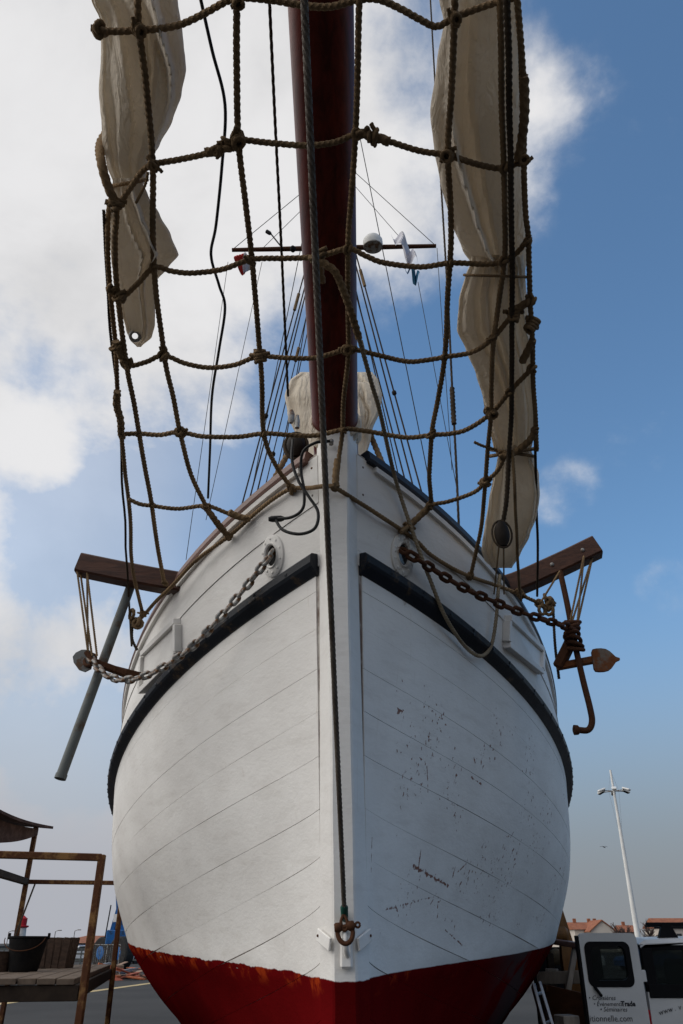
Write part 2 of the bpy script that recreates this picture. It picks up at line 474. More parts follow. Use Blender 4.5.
def on_hull(px, py, s):
    best = min((g for g in GRIDH if g[4] == s), key=lambda g: (g[0] - px) ** 2 + (g[1] - py) ** 2)
    w, d = best[2], best[3]
    st = .03
    for _ in range(60):
        imp = False
        for dw, dd in ((st, 0), (-st, 0), (0, st), (0, -st)):
            q = proj(hull(w + dw, max(d + dd, 0), s)); c = proj(hull(w, d, s))
            if (q[0] - px) ** 2 + (q[1] - py) ** 2 < (c[0] - px) ** 2 + (c[1] - py) ** 2 - 1e-9:
                w += dw; d = max(d + dd, 0); imp = True
        if not imp: st *= .5
    return w, d
def front_y(px, py):
    """depth of the hull along a pixel's ray, or None"""
    if 319 < px < 361 and py > 430: return 3.72 + max(0, (py - 440)) * .0006
    s = -1 if px < 340 else 1
    g = min((g for g in GRIDH if g[4] == s), key=lambda g: (g[0] - px) ** 2 + (g[1] - py) ** 2)
    return g[5] if (g[0] - px) ** 2 + (g[1] - py) ** 2 < 160 else None
M['hull'] = None
NETA, NETB = 3.62, .30
def net_pt(px, py, push=0.0, clamp=True):
    d = ray(px, py); t = NETA / (d.z + NETB * d.y)
    p = Vector((0, 0, CAMZ)) + d * (t + push)
    if clamp and py > 425:
        fy = front_y(px, py)
        if fy is not None and p.y > fy - .05: p = at(px, py, fy - .05)
    return p

SCARS = [((386, 910), (434, 897), .012, 0), ((413, 866), (448, 886), .016, 0), ((428, 792), (427, 765), .007, 0), ((418, 872), (421, 850), .009, 0), ((471, 777), (482, 785), .010, 0), ((474, 758), (475, 762), .014, 0),
         ((405, 600), (403, 575), .030, 1), ((445, 930), (462, 945), .008, 0), ((452, 880), (455, 868), .010, 0), ((372, 838), (371, 872), .005, 0), ((430, 905), (437, 893), .007, 0), ((466, 864), (458, 872), .007, 0), ((398, 913), (396, 907), .010, 0)]
M['hull'] = hull_material()
# ------------------------------------------------------------------ ground
def ground_mat():
    m = MatB('asphalt')
    n = m.noise(.25, 6, .6); f = m.noise(30, 4, .7)
    c = m.mix(m.ramp(n, .35, .65), (.052, .051, .050), (.038, .0375, .037))
    c = m.mix(m.math('MULTIPLY', m.ramp(f, .5, .8), .5), c, (.085, .083, .08))
    m.color(c); m.b.inputs['Specular IOR Level'].default_value = .15; m.rough(.9); m.bump(f, .01, .5); return m.m
M['asphalt'] = ground_mat()
g = MB(); n = 24
rows = []
for i in range(n + 1):
    rows.append([Vector((-1500 + 3000 * j / n, -300 + 3300 * i / n, 0)) for j in range(n + 1)])
g.grid(rows); tag(g.build('ground', M['asphalt'], smooth=False), None, kind='structure')
M['line'] = basic('road_paint', (.55, .42, .20), (.36, .28, .15), 3, .7)
def ground_pt(px, py):
    d = ray(px, py); t = -CAMZ / d.z; return Vector((0, 0, CAMZ)) + d * t
a = ground_pt(-40, 1009.5); b = ground_pt(200, 976.5)
dr = (b - a).normalized(); nn = Vector((-dr.y, dr.x, 0)) * .20
b2 = b + dr * 12
g = MB(); up = Vector((0, 0, .005)); g.poly([a - nn + up, a + nn + up, b2 + nn + up, b2 - nn + up])
tag(g.build('painted_line', M['line'], smooth=False), None, kind='structure')

# ------------------------------------------------------------------ the ship
ship = thing('sailing_ship', (0, 8.5, 0), 'old white wooden sailing ship with red bottom, seen from under its bow', 'ship')
dst = [(i / 84) ** 1.5 * DEND for i in range(85)]
def strake(w0, w1, s, name, mat, off=0.0, gap=.0028, thick=.028, d0=0.0, dlist=None, na=6):
    mb = MB(); rows = []
    jit = random.uniform(-.0012, .0012)
    for d in (dlist or dst):
        if d < d0: continue
        lo = hull(w0, d, s); hi = hull(w1, d, s); g_ = (hi - lo).length
        e = gap / max(g_, .02) * (w1 - w0)
        ws = [w0 + e + (w1 - w0 - 2 * e) * k / na for k in range(na + 1)]
        o = [hull(w, d, s, off + jit) for k, w in enumerate(ws)]
        i_ = [hull(ws[-1], d, s, off - thick), hull(ws[0], d, s, off - thick)]
        rows.append(o + i_)
    mb.grid(rows, True, True)
    return mb.build(name, mat, ship)
# backing inside the planking
for s in (-1, 1):
    mb = MB(); rows = []
    for d in dst: rows.append([hull(4.0 * k / 40, d, s, -.008) for k in range(41)])
    mb.grid(rows); mb.build('hull_lining', M['seam'], ship)
def w_at(z, d):
    """level of the hull form at height z (relative to the eye)"""
    zs = [zlev(k, d) for k in range(5)]
    for k in range(4):
        if z <= zs[k + 1]: return max(0.0, k + (z - zs[k]) / (zs[k + 1] - zs[k]))
    return 4.0
def plank_w(q, d): return w_at(zlev(2.99, d) - q * (1 - .17 * min(d / 3.5, 1.25) * min(1, max(0, (1.75 - q) / .7))), d)
def plank(q0, q1, s):
    mb = MB(); rows = []; jit = random.uniform(-.0008, .0008); na = 5
    for d in [.027] + [q for q in dst if q > .045]:
        w0, w1 = plank_w(q1, d), plank_w(q0, d)
        if w1 < .02: break
        w0 = max(w0, .005)
        gp_ = .0013 * max(.25, min(1.4, .8 + 1.6 * noise.noise(Vector((d * 1.7, q0 * 9, s * 3.3)))))
        e = gp_ / .22 * (w1 - w0)
        ws = [w0 + e + (w1 - w0 - 2 * e) * k / na for k in range(na + 1)]
        rows.append([hull(w, d, s, jit) for w in ws] + [hull(ws[-1], d, s, -.03), hull(ws[0], d, s, -.03)])
    if len(rows) < 3: return
    mb.grid(rows, True, True); mb.build('plank', M['hull'], ship)
SEAMS = [0.0, .14, .355, .575, .80, 1.025, 1.28, 1.50, 1.715, 1.95, 2.18, 2.40, 2.62, 2.85, 3.08, 3.32, 3.56, 3.8]
for s in (-1, 1):
    for a, b in zip(SEAMS, SEAMS[1:]): plank(a, b, s)
    strake(2.99, 3.10, s, 'plank', M['hull'], gap=.0013)
    strake(3.10, 3.52, s, 'bulwark_plank', M['hull'], gap=.0016)
    strake(3.52, 3.97, s, 'bulwark_plank', M['hull'], off=.006)
    # rubbing strake
    mb = MB(); rows = []
    for d in [.015] + [q for q in dst if q > .03]:
        rows.append([hull(2.965, d, s, -.01), hull(2.968, d, s, .010), hull(2.988, d, s, .052), hull(2.998, d, s, .062), hull(3.062, d, s, .062), hull(3.078, d, s, .050), hull(3.082, d, s, -.01)])
    mb.grid(rows, True, True); rub = mb.build('rubbing_strake', M['black_rub'], ship, smooth=False)
    tag(rub, 'black rubbing strake running aft along the white planking')
    mb = MB()
    for k in range(26):
        d = .16 + k * .21
        for w in ((3.01, 3.05) if k % 2 else (3.03,)):
            c = hull(w, d, s, .060); mb.lathe([(.011, 0), (.012, .004), (.004, .007)], c, hull_n(3.0, d, s), 7)
    tag(mb.build('bolt_heads', M['black_rub'], rub), None, kind='stuff')
    # cap rail
    mb = MB(); rows = []
    for d in dst:
        if d < .02: continue
        o = hull(3.95, d, s, .035); t = Vector((0, 0, .075)); n_ = hull_n(3.9, d, s); n_.z = 0; n_.normalize()
        i0 = o - n_ * .22
        rows.append([o, o + n_ * .008 + Vector((0, 0, .02)), o + t - n_ * .004, o + t - n_ * .02 + Vector((0, 0, .012)), i0 + t, i0])
    mb.grid(rows, True, True)
    cap = mb.build('cap_rail', M['rail_brown'] if s < 0 else M['rail_blue'], ship, smooth=False)  # port rail brown, starboard rail dark navy
    tag(cap, 'brown wooden cap rail' if s < 0 else 'dark navy cap rail')
    # thin moulding under the rail
    mb = MB(); rows = []
    for d in dst:
        if d < .05: continue
        rows.append([hull(3.90, d, s, .004), hull(3.90, d, s, .03), hull(3.945, d, s, .034), hull(3.945, d, s, .004)])
    mb.grid(rows, True, True); mb.build('moulding', M['hull'], ship, smooth=False)
# deck and stern
mb = MB(); rows = []
for d in dst: rows.append([hull(3.55, d, -1, -.03), hull(3.55, d, 1, -.03)])
mb.grid(rows); mb.build('deck', M['deck'], ship, smooth=False)
mb = MB(); mb.poly([hull(4 * k / 16, DEND, -1) for k in range(17)] + [hull(4 * (16 - k) / 16, DEND, 1) for k in range(17)]); mb.build('transom', M['hull'], ship, smooth=False)
# stem post
mb = MB(); rows = []
for k in range(49):
    w = 4.18 * k / 48
    c = hull(w, 0, 1); sy = c.y; z = c.z; xo = .0136 - .0156 * (z - CAMZ); hw = c.x - xo
    f = .046 + .004 * math.sin(k * 1.7) * .3
    top = max(0, (w - 3.0) / 1.2)
    f = f + .018 * top
    yf = sy - .145 + .02 * top
    rows.append([q_ + Vector((xo, 0, 0)) for q_ in (Vector((-hw + .004, sy + .06, z)), Vector((-hw - .006, sy + .012, z)), Vector((-f - .012, yf + .014, z)), Vector((-f, yf, z)),
                 Vector((f, yf, z)), Vector((f + .012, yf + .014, z)), Vector((hw + .006, sy + .012, z)), Vector((hw - .004, sy + .06, z)))])
mb.grid(rows, True, True); mb.build('stem_post', M['hull'], ship, smooth=False)
STEMTOP = CAMZ + zlev(4.18, 0)
# stem head fittings
mb = MB()
for s in (-1, 1):
    for w in (3.62, 3.88):
        c = hull(w, .03, s, .0); mb.lathe([(.008, 0), (.008, .006), (.003, .010)], c, Vector((s * .7, -.7, 0)), 8)
tag(mb.build('bolt_heads', M['galv'], ship), None, kind='stuff')
p = at(331, 442, 3.70)
MB().lathe([(.014, -.02), (.016, .012), (.008, .02)], p, Vector((0, -1, 0)), 10).build('bolt', M['galv'], ship)

# bowsprit
mb = MB()
def bow_axis(Y): return Vector((-.040 - .0226 * (3.75 - Y), Y, CAMZ + 2.765 + .30 * (3.75 - Y)))
mb.tube([bow_axis(6.2 - 7.7 * k / 30) for k in range(31)], lambda t: .138 - .02 * max(0, t - .5), 40)
bs = mb.build('bowsprit', M['varnish'], ship); tag(bs, 'dark red varnished bowsprit spar')
# canvas chafing collar where it meets the stem head
mb = MB()
for k in range(3):
    a = bow_axis(3.80 + k * .045); fr = frames([bow_axis(4), bow_axis(3.5)])[0]
    mb.tube([a + (fr[1] * math.cos(q) + fr[2] * math.sin(q)) * .146 for q in [2 * math.pi * j / 24 for j in range(25)]], .017, 8)
mb.build('collar', M['canvas'], bs)
# hawse plates
def hawse(px, py, s):
    w, d = on_hull(px, py, s); c = hull(w, d, s); n_ = hull_n(w, d, s)
    upv = (hull(w + .05, d, s) - hull(w - .05, d, s)).normalized(); tv = upv.cross(n_).normalized()
    hp = None
    mb = MB(); K = 36
    rings = []
    for (ra, rb, h) in ((.100, .135, .000), (.098, .133, .010), (.094, .128, .013), (.062, .084, .016), (.056, .076, .026), (.048, .067, .020), (.046, .064, .004)):
        rings.append([c + tv * math.cos(q) * ra + upv * math.sin(q) * rb + n_ * h for q in [2 * math.pi * j / K for j in range(K)]])
    mb.grid(rings, True, False); pl = mb.build('hawse_plate', M['white'] if s < 0 else M['worn'], ship)
    mb = MB(); mb.poly([c + tv * math.cos(q) * .052 + upv * math.sin(q) * .072 + n_ * .0045 for q in [2 * math.pi * j / K for j in range(K)]])
    mb.build('hawse_hole', M['dark'] if s < 0 else M['gloss'], pl)  # flat dark disc stands in for the shade inside the hole
    mb = MB()
    for j in range(10):
        q = 2 * math.pi * (j + .5) / 10
        mb.lathe([(.008, 0), (.008, .004), (.003, .006)], c + tv * math.cos(q) * .079 + upv * math.sin(q) * .107 + n_ * .014, n_, 7)
    tag(mb.build('bolt_heads', M['white'], pl), None, kind='stuff')
    return c + n_ * .03, n_
HL, nHL = hawse(273, 556, -1)
HR, nHR = hawse(402, 555, 1)

# boxed scupper frames on the bulwark
def scupper(quad, s):
    pts = [on_hull(x, y, s) for x, y in quad]
    P = [hull(w, d, s) for w, d in pts]; n_ = sum((hull_n(w, d, s) for w, d in pts), Vector()).normalized()
    fr = None; mb = MB(); 
    pl = MB(); pl.grid([[p for p in P], [p + n_ * .03 for p in P]], True, True)
    root = pl.build('scupper_cover', M['white'], ship, smooth=False)
    for i in range(4):
        a, b = P[i] + n_ * .028, P[(i + 1) % 4] + n_ * .028
        if i in (0, 2): a = a + (b - a).normalized() * .022; b = b - (b - a).normalized() * .022
        f = MB(); f.beam(a, b, .042, .055 + .001 * i, .004, n_); f.build('frame_bar', M['white'], root, smooth=False)
scupper([(181, 621), (181, 655), (145, 691), (147, 654)], -1)
scupper([(504, 618), (503, 645), (537, 672), (538, 650)], 1)

# catheads
def cathead(root_px, end, s, mat, drop):
    w, d = on_hull(*root_px, s); rp = hull(w, d, s)
    inner = Vector((rp.x - s * .45, rp.y + .12, end.z - drop * 1.25)); pts = [inner, Vector((rp.x, rp.y + .02, end.z - drop)), Vector(((rp.x + end.x) / 2, (rp.y + end.y) / 2, end.z - drop * .56)), end]
    pts = catmull(pts, 6); mb = MB(); rows = []
    hv = .085
    for i, p in enumerate(pts):
        t = (pts[min(i + 1, len(pts) - 1)] - pts[max(i - 1, 0)]).normalized(); y = Vector((0, 0, 1)).cross(t).normalized(); z = t.cross(y)
        q = .012; a = .068; h = .073
        rows.append([p + y * yy + z * zz for yy, zz in ((-a, -h + q), (-a, h - q), (-a + q, h), (a - q, h), (a, h - q), (a, -h + q), (a - q, -h), (-a + q, -h))])
    mb.grid(rows, True, True); o = mb.build('cathead', mat, ship, smooth=False)
    for k in (1, 3):
        c = rows[-1 - k * 2]; m_ = (c[0] + c[1]) / 2
        bt = MB(); bt.lathe([(.014, -.005), (.014, .008), (.006, .014)], m_, Vector((0, -1, 0)), 8); bt.build('bolt', M['galv'], o)
    return o
CL = at(80, 565, 5.0); CR = at(597, 547, 5.0)
tag(cathead((178, 592), CL, -1, M['cat_wood'], .13), 'dark brown cathead beam beside the grey pipe')
tag(cathead((507, 584), CR, 1, M['cat_wood'], .24), 'dark brown cathead beam beside the rusty fluke')

# bobstay wire with its fitting on the stem
def tube_obj(name, pts, r, mat, parent, sides=8):
    mb = MB(); mb.tube(pts, r, sides); return mb.build(name, mat, parent)
BS0 = at(344.5, 914, 4.0); BST = bow_axis(-1.4) - Vector((.05, 0, .14))
mb = MB(); mb.strand([BS0, BST], .0108, turn=.15, lobes=6, depth=.34, seg=24, step=.007); bob = mb.build('bobstay', M['wire'], ship)
tag(bob, 'grey steel wire bobstay running from the stem to the bowsprit')
dv = (BST - BS0).normalized()
mb = MB(); mb.lathe([(.011, -.02), (.017, 0), (.018, .062), (.012, .075)], BS0 - dv * .02, dv, 14); mb.build('sleeve', M['green'], bob)
S0 = at(345, 931, 3.98)
def sp(x, y, z): return S0 + Matrix.Rotation(-.12, 3, 'Y') @ Vector((x * .86, y, z * .86))
mb = MB(); U = [sp(.034, -.012, .018)] + [sp(.040 * math.cos(q), -.012 - .01 * math.sin(q), -.006 - .052 * math.sin(q)) for q in [math.pi * k / 16 for k in range(17)]] + [sp(-.034, -.012, .018)]
mb.tube(catmull(U, 3), .0105, 10); mb.build('shackle', M['rust'], bob)
for x in (-.036, .034):
    mb = MB(); mb.lathe([(.016, -.016), (.021, -.008), (.021, .008), (.016, .016)], sp(x, -.012, .02), Vector((1, 0, .12)), 12); mb.build('shackle_eye', M['rust'], bob)
mb = MB(); mb.tube([sp(-.05, -.012, .02), sp(.062, -.012, .02)], .010, 10); mb.tube([sp(.07 + .012 * math.cos(q), -.012, .02 + .012 * math.sin(q)) for q in [2 * math.pi * j / 14 for j in range(15)]], .005, 6); tag(mb.build('shackle_pin', M['rust'], bob), None)
mb = MB(); mb.tube(catmull([sp(.004, .0, .075), sp(.016, -.012, .045), sp(.010, -.016, .008), sp(-.010, -.016, .008), sp(-.016, -.012, .045), sp(.0, .0, .075)], 5), .0075, 8); mb.build('thimble', M['rust'], bob)
mb = MB(); mb.tube(catmull([sp(.0, .05, .0), sp(-.003, -.004, -.015), sp(-.005, -.008, -.075), sp(0, .05, -.12)], 6), .0125, 10); mb.build('stem_eye', M['white'], ship)
mb = MB(); mb.box(S0 + Vector((.006, .05, -.085)), (.058, .026, .13), None, .010); mb.build('eye_plate', M['white'], ship, smooth=False)
for s in (-1, 1):
    z0 = S0.z; xo = .0136 - .0156 * (z0 - CAMZ)
    a = Vector((xo + s * .060, 4.030, z0 - .055)); b = Vector((xo + s * .122, 4.165, z0 - .012)); nn_ = Vector((s * .85, -.55, 0)).normalized() * .005
    mb = MB(); mb.beam(a + nn_, b + nn_, .012, .055, .003, Vector((0, 0, 1))); st_ = mb.build('stem_strap', M['white'], ship, smooth=False)
    mb = MB(); mb.lathe([(.006, 0), (.006, .006), (.002, .009)], b + nn_ * 1.9 - (b - a).normalized() * .02, nn_, 8); mb.build('bolt', M['rust'], st_)

# mast, yard and standing rigging
mb = MB(); mb.tube([Vector((0, 9.3, 2.8)), Vector((0, 9.3, 10)), Vector((0, 9.25, 19))], lambda t: .15 - .06 * t, 20); mb.build('mast', M['mast'], ship)
YA = at(232, 250, 9.05); YB = at(436, 246, 9.05)
mb = MB(); mb.tube([YA, YA.lerp(YB, .5), YB], lambda t: .034 + .014 * math.sin(math.pi * t), 10); yard = mb.build('yard', M['rust'], ship); tag(yard, 'thin brown crosstree spar high on the mast')
c = at(373, 247, 9.0); mb = MB(); mb.lathe([(.10, -.06), (.155, -.03), (.165, .03), (.16, .09), (.12, .15), (.05, .175), (.01, .18)], c + Vector((0, 0, .05)), Vector((0, -.12, 1)), 24); rd = mb.build('radar_dome', M['radar'], ship)
mb = MB(); mb.lathe([(.16, -.045), (.162, -.028), (.10, -.062)], c + Vector((0, 0, .045)), Vector((0, -.12, 1)), 24); mb.build('dome_base', M['galv'], rd)
mb = MB(); mb.lathe([(.02, 0), (.05, .03), (.05, .08), (.02, .11)], at(293, 252, 9.0), Vector((0, -1, .2)), 10); mb.build('deck_light', M['dark'], ship)
mb = MB(); a = at(283, 249, 9.0); b = at(271, 234, 9.0); mb.tube([a, b], .012, 6); mb.lathe([(.02, 0), (.035, .03), (.035, .1)], b, (b - a).normalized() + Vector((-1, 0, .4)), 8); mb.build('aerial', M['cable'], ship)
def wire(name, a, b, r=.006, mat='cable', sag=0):
    pts = [a, b]
    if sag: pts = catmull([a, (a + b) / 2 - Vector((0, 0, sag)), b], 8)
    mb = MB(); mb.tube(pts, r, 6); return mb.build(name, M[mat], ship)
SHR = {-1: [((302, 282), (240, 512)), ((304, 290), (248, 505)), ((304, 300), (254, 505)), ((306, 318), (262, 500)), ((308, 330), (271, 498)), ((309, 300), (281, 470))],
       1: [((357, 258), (421, 490)), ((355, 262), (413, 486)), ((355, 290), (405, 480)), ((355, 315), (393, 470)), ((356, 290), (399, 478))]}
for s in (-1, 1):
    for i, (a_, b_) in enumerate(SHR[s]):
        Ya = 9.0 + .12 * i; p = at(*a_, Ya); q = at(*b_, Ya + .25)
        base = q + (q - p) * .30; top = p + (p - q) * .55
        sh = wire('shroud', base, top, .012 if i < 3 else .009, 'rope_dark')
        if i in (0, 3):
            mb = MB(); mb.tube([p.lerp(q, .06 + .04 * i), p.lerp(q, .14 + .04 * i)], .026, 8); mb.build('service', M['rope'], sh)
            mb = MB(); mb.lathe([(.01, -.05), (.035, -.02), (.035, .02), (.01, .05)], p.lerp(q, .62 + .05 * i), (p - q).normalized(), 8); mb.build('truck', M['block'], sh)
    # running backstays and lazy lines
    wire('stay', Vector((s * 1.9, 10.4, 3.6)), Vector((s * .12, 9.3, 17)), .008)
    wire('lift', at(232 if s < 0 else 436, 250 if s < 0 else 246, 9.05), Vector((0, 9.2, CAMZ + 12.6)), .006)
    wire('lift', at(262 if s < 0 else 410, 249, 9.05), Vector((0, 9.2, CAMZ + 12.3)), .005)
wire('halyard', at(228, 262, 9.0), at(186, 560, 9.0), .005)
wire('halyard', at(262, 262, 9.0), at(206, 520, 9.0), .005)
wire('halyard', at(437, 248, 9.0), at(452, 470, 9.0), .005)
wire('halyard', at(418, 282, 9.0), at(459, 500, 9.0), .005)
wire('forestay', bow_axis(3.2) + Vector((.05, 0, .14)), Vector((0, 9.1, 15.5)), .011, 'wire')
# wooden pinrail posts and lashed oars seen past the rail beside the stem head
for s, (x0, y0, x1, y1, Y) in ((-1, (252, 520, 318, 398, 4.75)), (1, (385, 470, 356, 400, 4.75))):
    mb = MB(); mb.strand([at(x0, y0, Y), at(x1, y1, Y)], .022, lobes=3); mb.build('headstay_lashing', M['rope'], ship)

# ------------------------------------------------------------------ knots
def knot_mesh(variant):
    mb = MB(); pts = []
    r = .0155
    for k in range(97):
        t = 2 * math.pi * k / 96
        if variant == 0:
            q = 3; p_ = 2; rr = .017 + .012 * math.cos(q * t); pts.append(Vector((rr * math.cos(p_ * t), rr * math.sin(p_ * t) * .9, .017 * math.sin(q * t))))
        elif variant == 1:
            a = t * 4; pts.append(Vector((.026 * math.cos(a), .024 * math.sin(a), -.036 + .072 * k / 96)))
        else:
            a = t * 3; pts.append(Vector((.024 * math.cos(a) + .012 * math.cos(t), -.03 + .06 * k / 96 + .006 * math.sin(2 * t), .026 * math.sin(a))))
    mb.strand(pts, r * .82, lobes=3, seg=8, res=.8)
    mb.lathe([(.004, -.018), (.016, -.008), (.016, .008), (.004, .018)], Vector((0, 0, 0)), Vector((0, 0, 1)), 8)
    if variant != 0:
        mb.strand([Vector((-.06, .01, .01)), Vector((0, .03, .0)), Vector((.055, -.005, .015))], r * .8, seg=8)
    me = bpy.data.meshes.new('knot'); bmesh.ops.recalc_face_normals(mb.bm, faces=mb.bm.faces[:]); mb.bm.to_mesh(me); mb.bm.free()
    me.materials.append(M['rope'])
    for p in me.polygons: p.use_smooth = True
    return me
KN = [knot_mesh(i) for i in range(3)]
def knot(p, parent, scale=1.0, name='knot', v=None):
    o = link(name, KN[random.randrange(3) if v is None else v], None)
    rot = Matrix.Rotation(random.uniform(0, 6.28), 4, 'Z') @ Matrix.Rotation(random.uniform(-.9, .9), 4, 'X')
    o.parent = parent
    o.matrix_parent_inverse = Matrix.Translation(-ORIG[parent.name])
    o.matrix_basis = Matrix.Translation(p) @ rot @ Matrix.Diagonal((scale * random.uniform(.9, 1.15), scale, scale * random.uniform(.9, 1.1), 1))
    return o

# ------------------------------------------------------------------ bowsprit net
net = thing('bowsprit_net', bow_axis(2.0), 'brown rope safety net with square meshes strung under the bowsprit', 'net')
RR = .0133
def nrope(px, r=RR, mat='rope', name='rope', parent=None, push=0.0, n=7):
    pts = catmull([net_pt(q[0], q[1], q[2] if len(q) > 2 else push) for q in px], n)
    # hand-made ropes wander a little
    for i, p in enumerate(pts):
        pts[i] = p + Vector(noise.noise_vector(p * 3.1)) * .008
    mb = MB(); mb.strand(pts, r); return mb.build(name, M[mat], parent or net)
ROWS = [
 [(92, 28), (110, 31), (139, 30), (165, 28), (183, 24), (205, 14), (225, 3), (240, -2), (271, 0), (299, 4), (330, 6), (357, 0), (377, 0), (400, 10), (419, 20), (437, 27), (455, 18), (485, 7), (516, -2)],
 [(105, 202), (117, 205), (129, 190), (141, 173), (153, 165), (180, 160), (205, 154), (225, 146), (238, 140), (270, 143), (306, 145), (335, 142), (359, 134), (384, 140), (419, 151), (448, 156), (480, 165), (505, 168), (523, 160)],
 [(109, 289), (121, 297), (136, 284), (154, 267), (172, 271), (192, 273), (222, 269), (251, 260), (285, 258), (319, 256), (348, 249), (366, 256), (384, 263), (419, 267), (451, 263), (485, 265), (502, 262), (518, 252), (529, 238)],
 [(114, 341), (126, 364), (145, 362), (163, 355), (185, 363), (209, 367), (235, 364), (258, 356), (285, 358), (315, 358), (348, 350), (375, 355), (406, 361), (425, 360), (445, 357), (472, 352), (493, 338), (512, 316), (531, 301)],
 [(121, 435), (139, 434), (160, 435), (179, 432), (200, 436), (218, 437), (240, 437), (264, 434), (290, 435), (315, 435), (345, 429), (365, 431), (384, 434), (410, 437), (432, 435), (450, 434), (467, 429), (491, 413), (511, 391), (532, 369)],
 [(129, 498), (140, 503), (152, 505), (178, 509), (205, 506), (224, 512), (238, 518), (251, 519)],
 [(135, 622), (143, 616), (157, 600), (172, 586), (196, 560), (228, 537), (252, 517), (277, 497), (292, 489), (310, 488), (325, 486), (336, 488), (362, 504), (382, 517), (402, 530), (417, 541), (430, 554), (450, 567), (470, 576), (495, 585), (520, 594), (545, 606)],
 [(401, 532), (414, 521), (430, 506), (447, 502), (463, 497), (476, 491), (485, 482), (498, 470), (507, 452)]]
COLS = [
 [(116, 118, .42), (104, 138, .30), (100, 158, .10), (105, 183), (116, 210), (115, 240), (117, 292), (126, 364), (133, 400), (139, 434), (145, 470), (152, 505), (157, 545), (165, 584)],
 [(138, -6), (139, 30), (146, 90), (153, 165), (154, 267), (164, 355), (172, 395), (180, 432), (192, 475), (206, 507), (218, 526), (229, 537)],
 [(237, -6), (237, 70), (238, 140), (246, 205), (252, 260), (260, 356), (264, 434), (276, 466), (292, 489)],
 [(359, -6), (358, 60), (356, 134), (351, 200), (348, 249), (348, 350), (344, 400), (343, 430), (338, 460), (335, 488)],
 [(456, -6), (455, 18), (451, 90), (448, 156), (451, 220), (450, 264), (444, 357), (438, 400), (432, 435), (429, 475), (430, 506), (416, 520), (402, 531)],
 [(500, -6), (501, 80), (504, 168), (505, 210), (504, 262), (494, 338), (492, 380), (491, 413), (488, 450), (485, 482), (480, 530), (470, 576)],
 [(517, -6), (522, 60), (524, 90), (524, 160), (526, 210), (529, 238), (529, 265), (530, 301), (532, 326), (533, 369), (536, 429), (537, 450)]]
for i, r_ in enumerate(ROWS): nrope(r_, RR if i != 4 else RR * 1.05)
for i, c_ in enumerate(COLS): nrope(c_, RR * (1.06 if i in (0, 1, 2, 4) else 1.0), push=-.012)
KNOTS = [(139, 30), (237, 0), (455, 18), (100, 30), (117, 205), (153, 165), (238, 140), (357, 134), (448, 156), (505, 168), (524, 160), (218, 150), (228, 146), (372, 136), (121, 297), (154, 267), (251, 260),
         (319, 257), (348, 249), (451, 263), (503, 262), (528, 242), (111, 289), (126, 364), (163, 355), (260, 356), (348, 350), (445, 357), (493, 338), (530, 301), (117, 347), (139, 434), (180, 432), (264, 434), (344, 430), (432, 435),
         (491, 413), (532, 369), (122, 436), (152, 505), (206, 507), (229, 537), (292, 489), (335, 487), (430, 506), (402, 531), (409, 527), (485, 482), (470, 576), (165, 583), (143, 614), (134, 622), (520, 594), (532, 325), (535, 430), (247, 519), (514, 314), (510, 392), (545, 606), (552, 604)]
for (x, y) in KNOTS: knot(net_pt(x, y, -.02), net, random.uniform(.62, .90))
# thick spliced eyes along the outer edges of the net
for pts in ([(117, 391), (116, 405), (120, 420), (121, 436)], [(112, 125, .40), (101, 142, .22), (101, 162, .04), (107, 185), (115, 203)], [(115, 341), (119, 352), (126, 364)], [(205, 153), (220, 149), (236, 142)], [(205, 507), (215, 520), (229, 537)], [(229, 512), (240, 517), (251, 519)],
            [(524, 75), (525, 110), (522, 140), (518, 160)], [(516, 310), (524, 305), (531, 301)], [(536, 429), (530, 440), (516, 452), (500, 458)], [(533, 340), (527, 352), (522, 362)], [(355, 132), (372, 136), (390, 142)], [(337, 460), (335, 475), (335, 487)], [(402, 531), (410, 525), (428, 508)], [(318, 258), (320, 270), (322, 282)]):
    nrope(pts, RR * 1.55, name='splice', push=-.016)
# edge lines that carry the net
nrope([(122, 165, .3), (110, 205, .12), (108, 240), (110, 291), (115, 341), (117, 391), (121, 436), (125, 470), (129, 498), (131, 540), (134, 575), (143, 612)], RR * .95, name='edge_rope', push=.03)
nrope([(104, 210), (110, 330), (118, 400), (122, 470), (127, 560), (132, 646)], .0075, 'rope_dark', 'edge_wire', push=.06)
nrope([(518, -6), (524, 150), (530, 300), (535, 430), (537, 520), (537, 596)], .0085, 'rope_dark', 'edge_wire', push=.06)
nrope([(507, -6), (509, 100), (511, 170), (512, 260), (512, 330), (512, 400), (509, 450, -.16), (506, 500, -.38), (503, 522, -.48)], .0135, 'rope_dark', 'edge_rope', push=-.04)
nrope([(512, 450, -.16), (515, 500, -.36), (518, 560, -.3), (521, 600)], .0095, 'rope', 'edge_rope', push=-.03)

# loose rope that hangs from the knot on the bobstay down across the starboard bow
LP = [(317, 260), (328, 266), (337, 275), (349, 306), (359, 338), (372, 385), (380, 412), (396, 481), (419, 550), (431, 582), (445, 616), (464, 645), (480, 656), (491, 646), (496, 620), (498, 594), (500, 575)]
pts = []
for i, (x, y) in enumerate(LP):
    p = net_pt(x, y, -.05)
    if y > 470:
        fy = front_y(x, y); p = at(x, y, (fy or 5.0) - .10)
    pts.append(p)
mb = MB(); mb.strand(catmull(pts, 8), .0125); lr = mb.build('loose_rope', M['rope_pale']); tag(lr, 'pale brown rope hanging in a long loose loop over the starboard bow', 'rope')
mb = MB(); mb.strand(catmull(pts[:5], 8), .019); w_ = mb.build('splice', M['rope'], None); w_.parent = lr
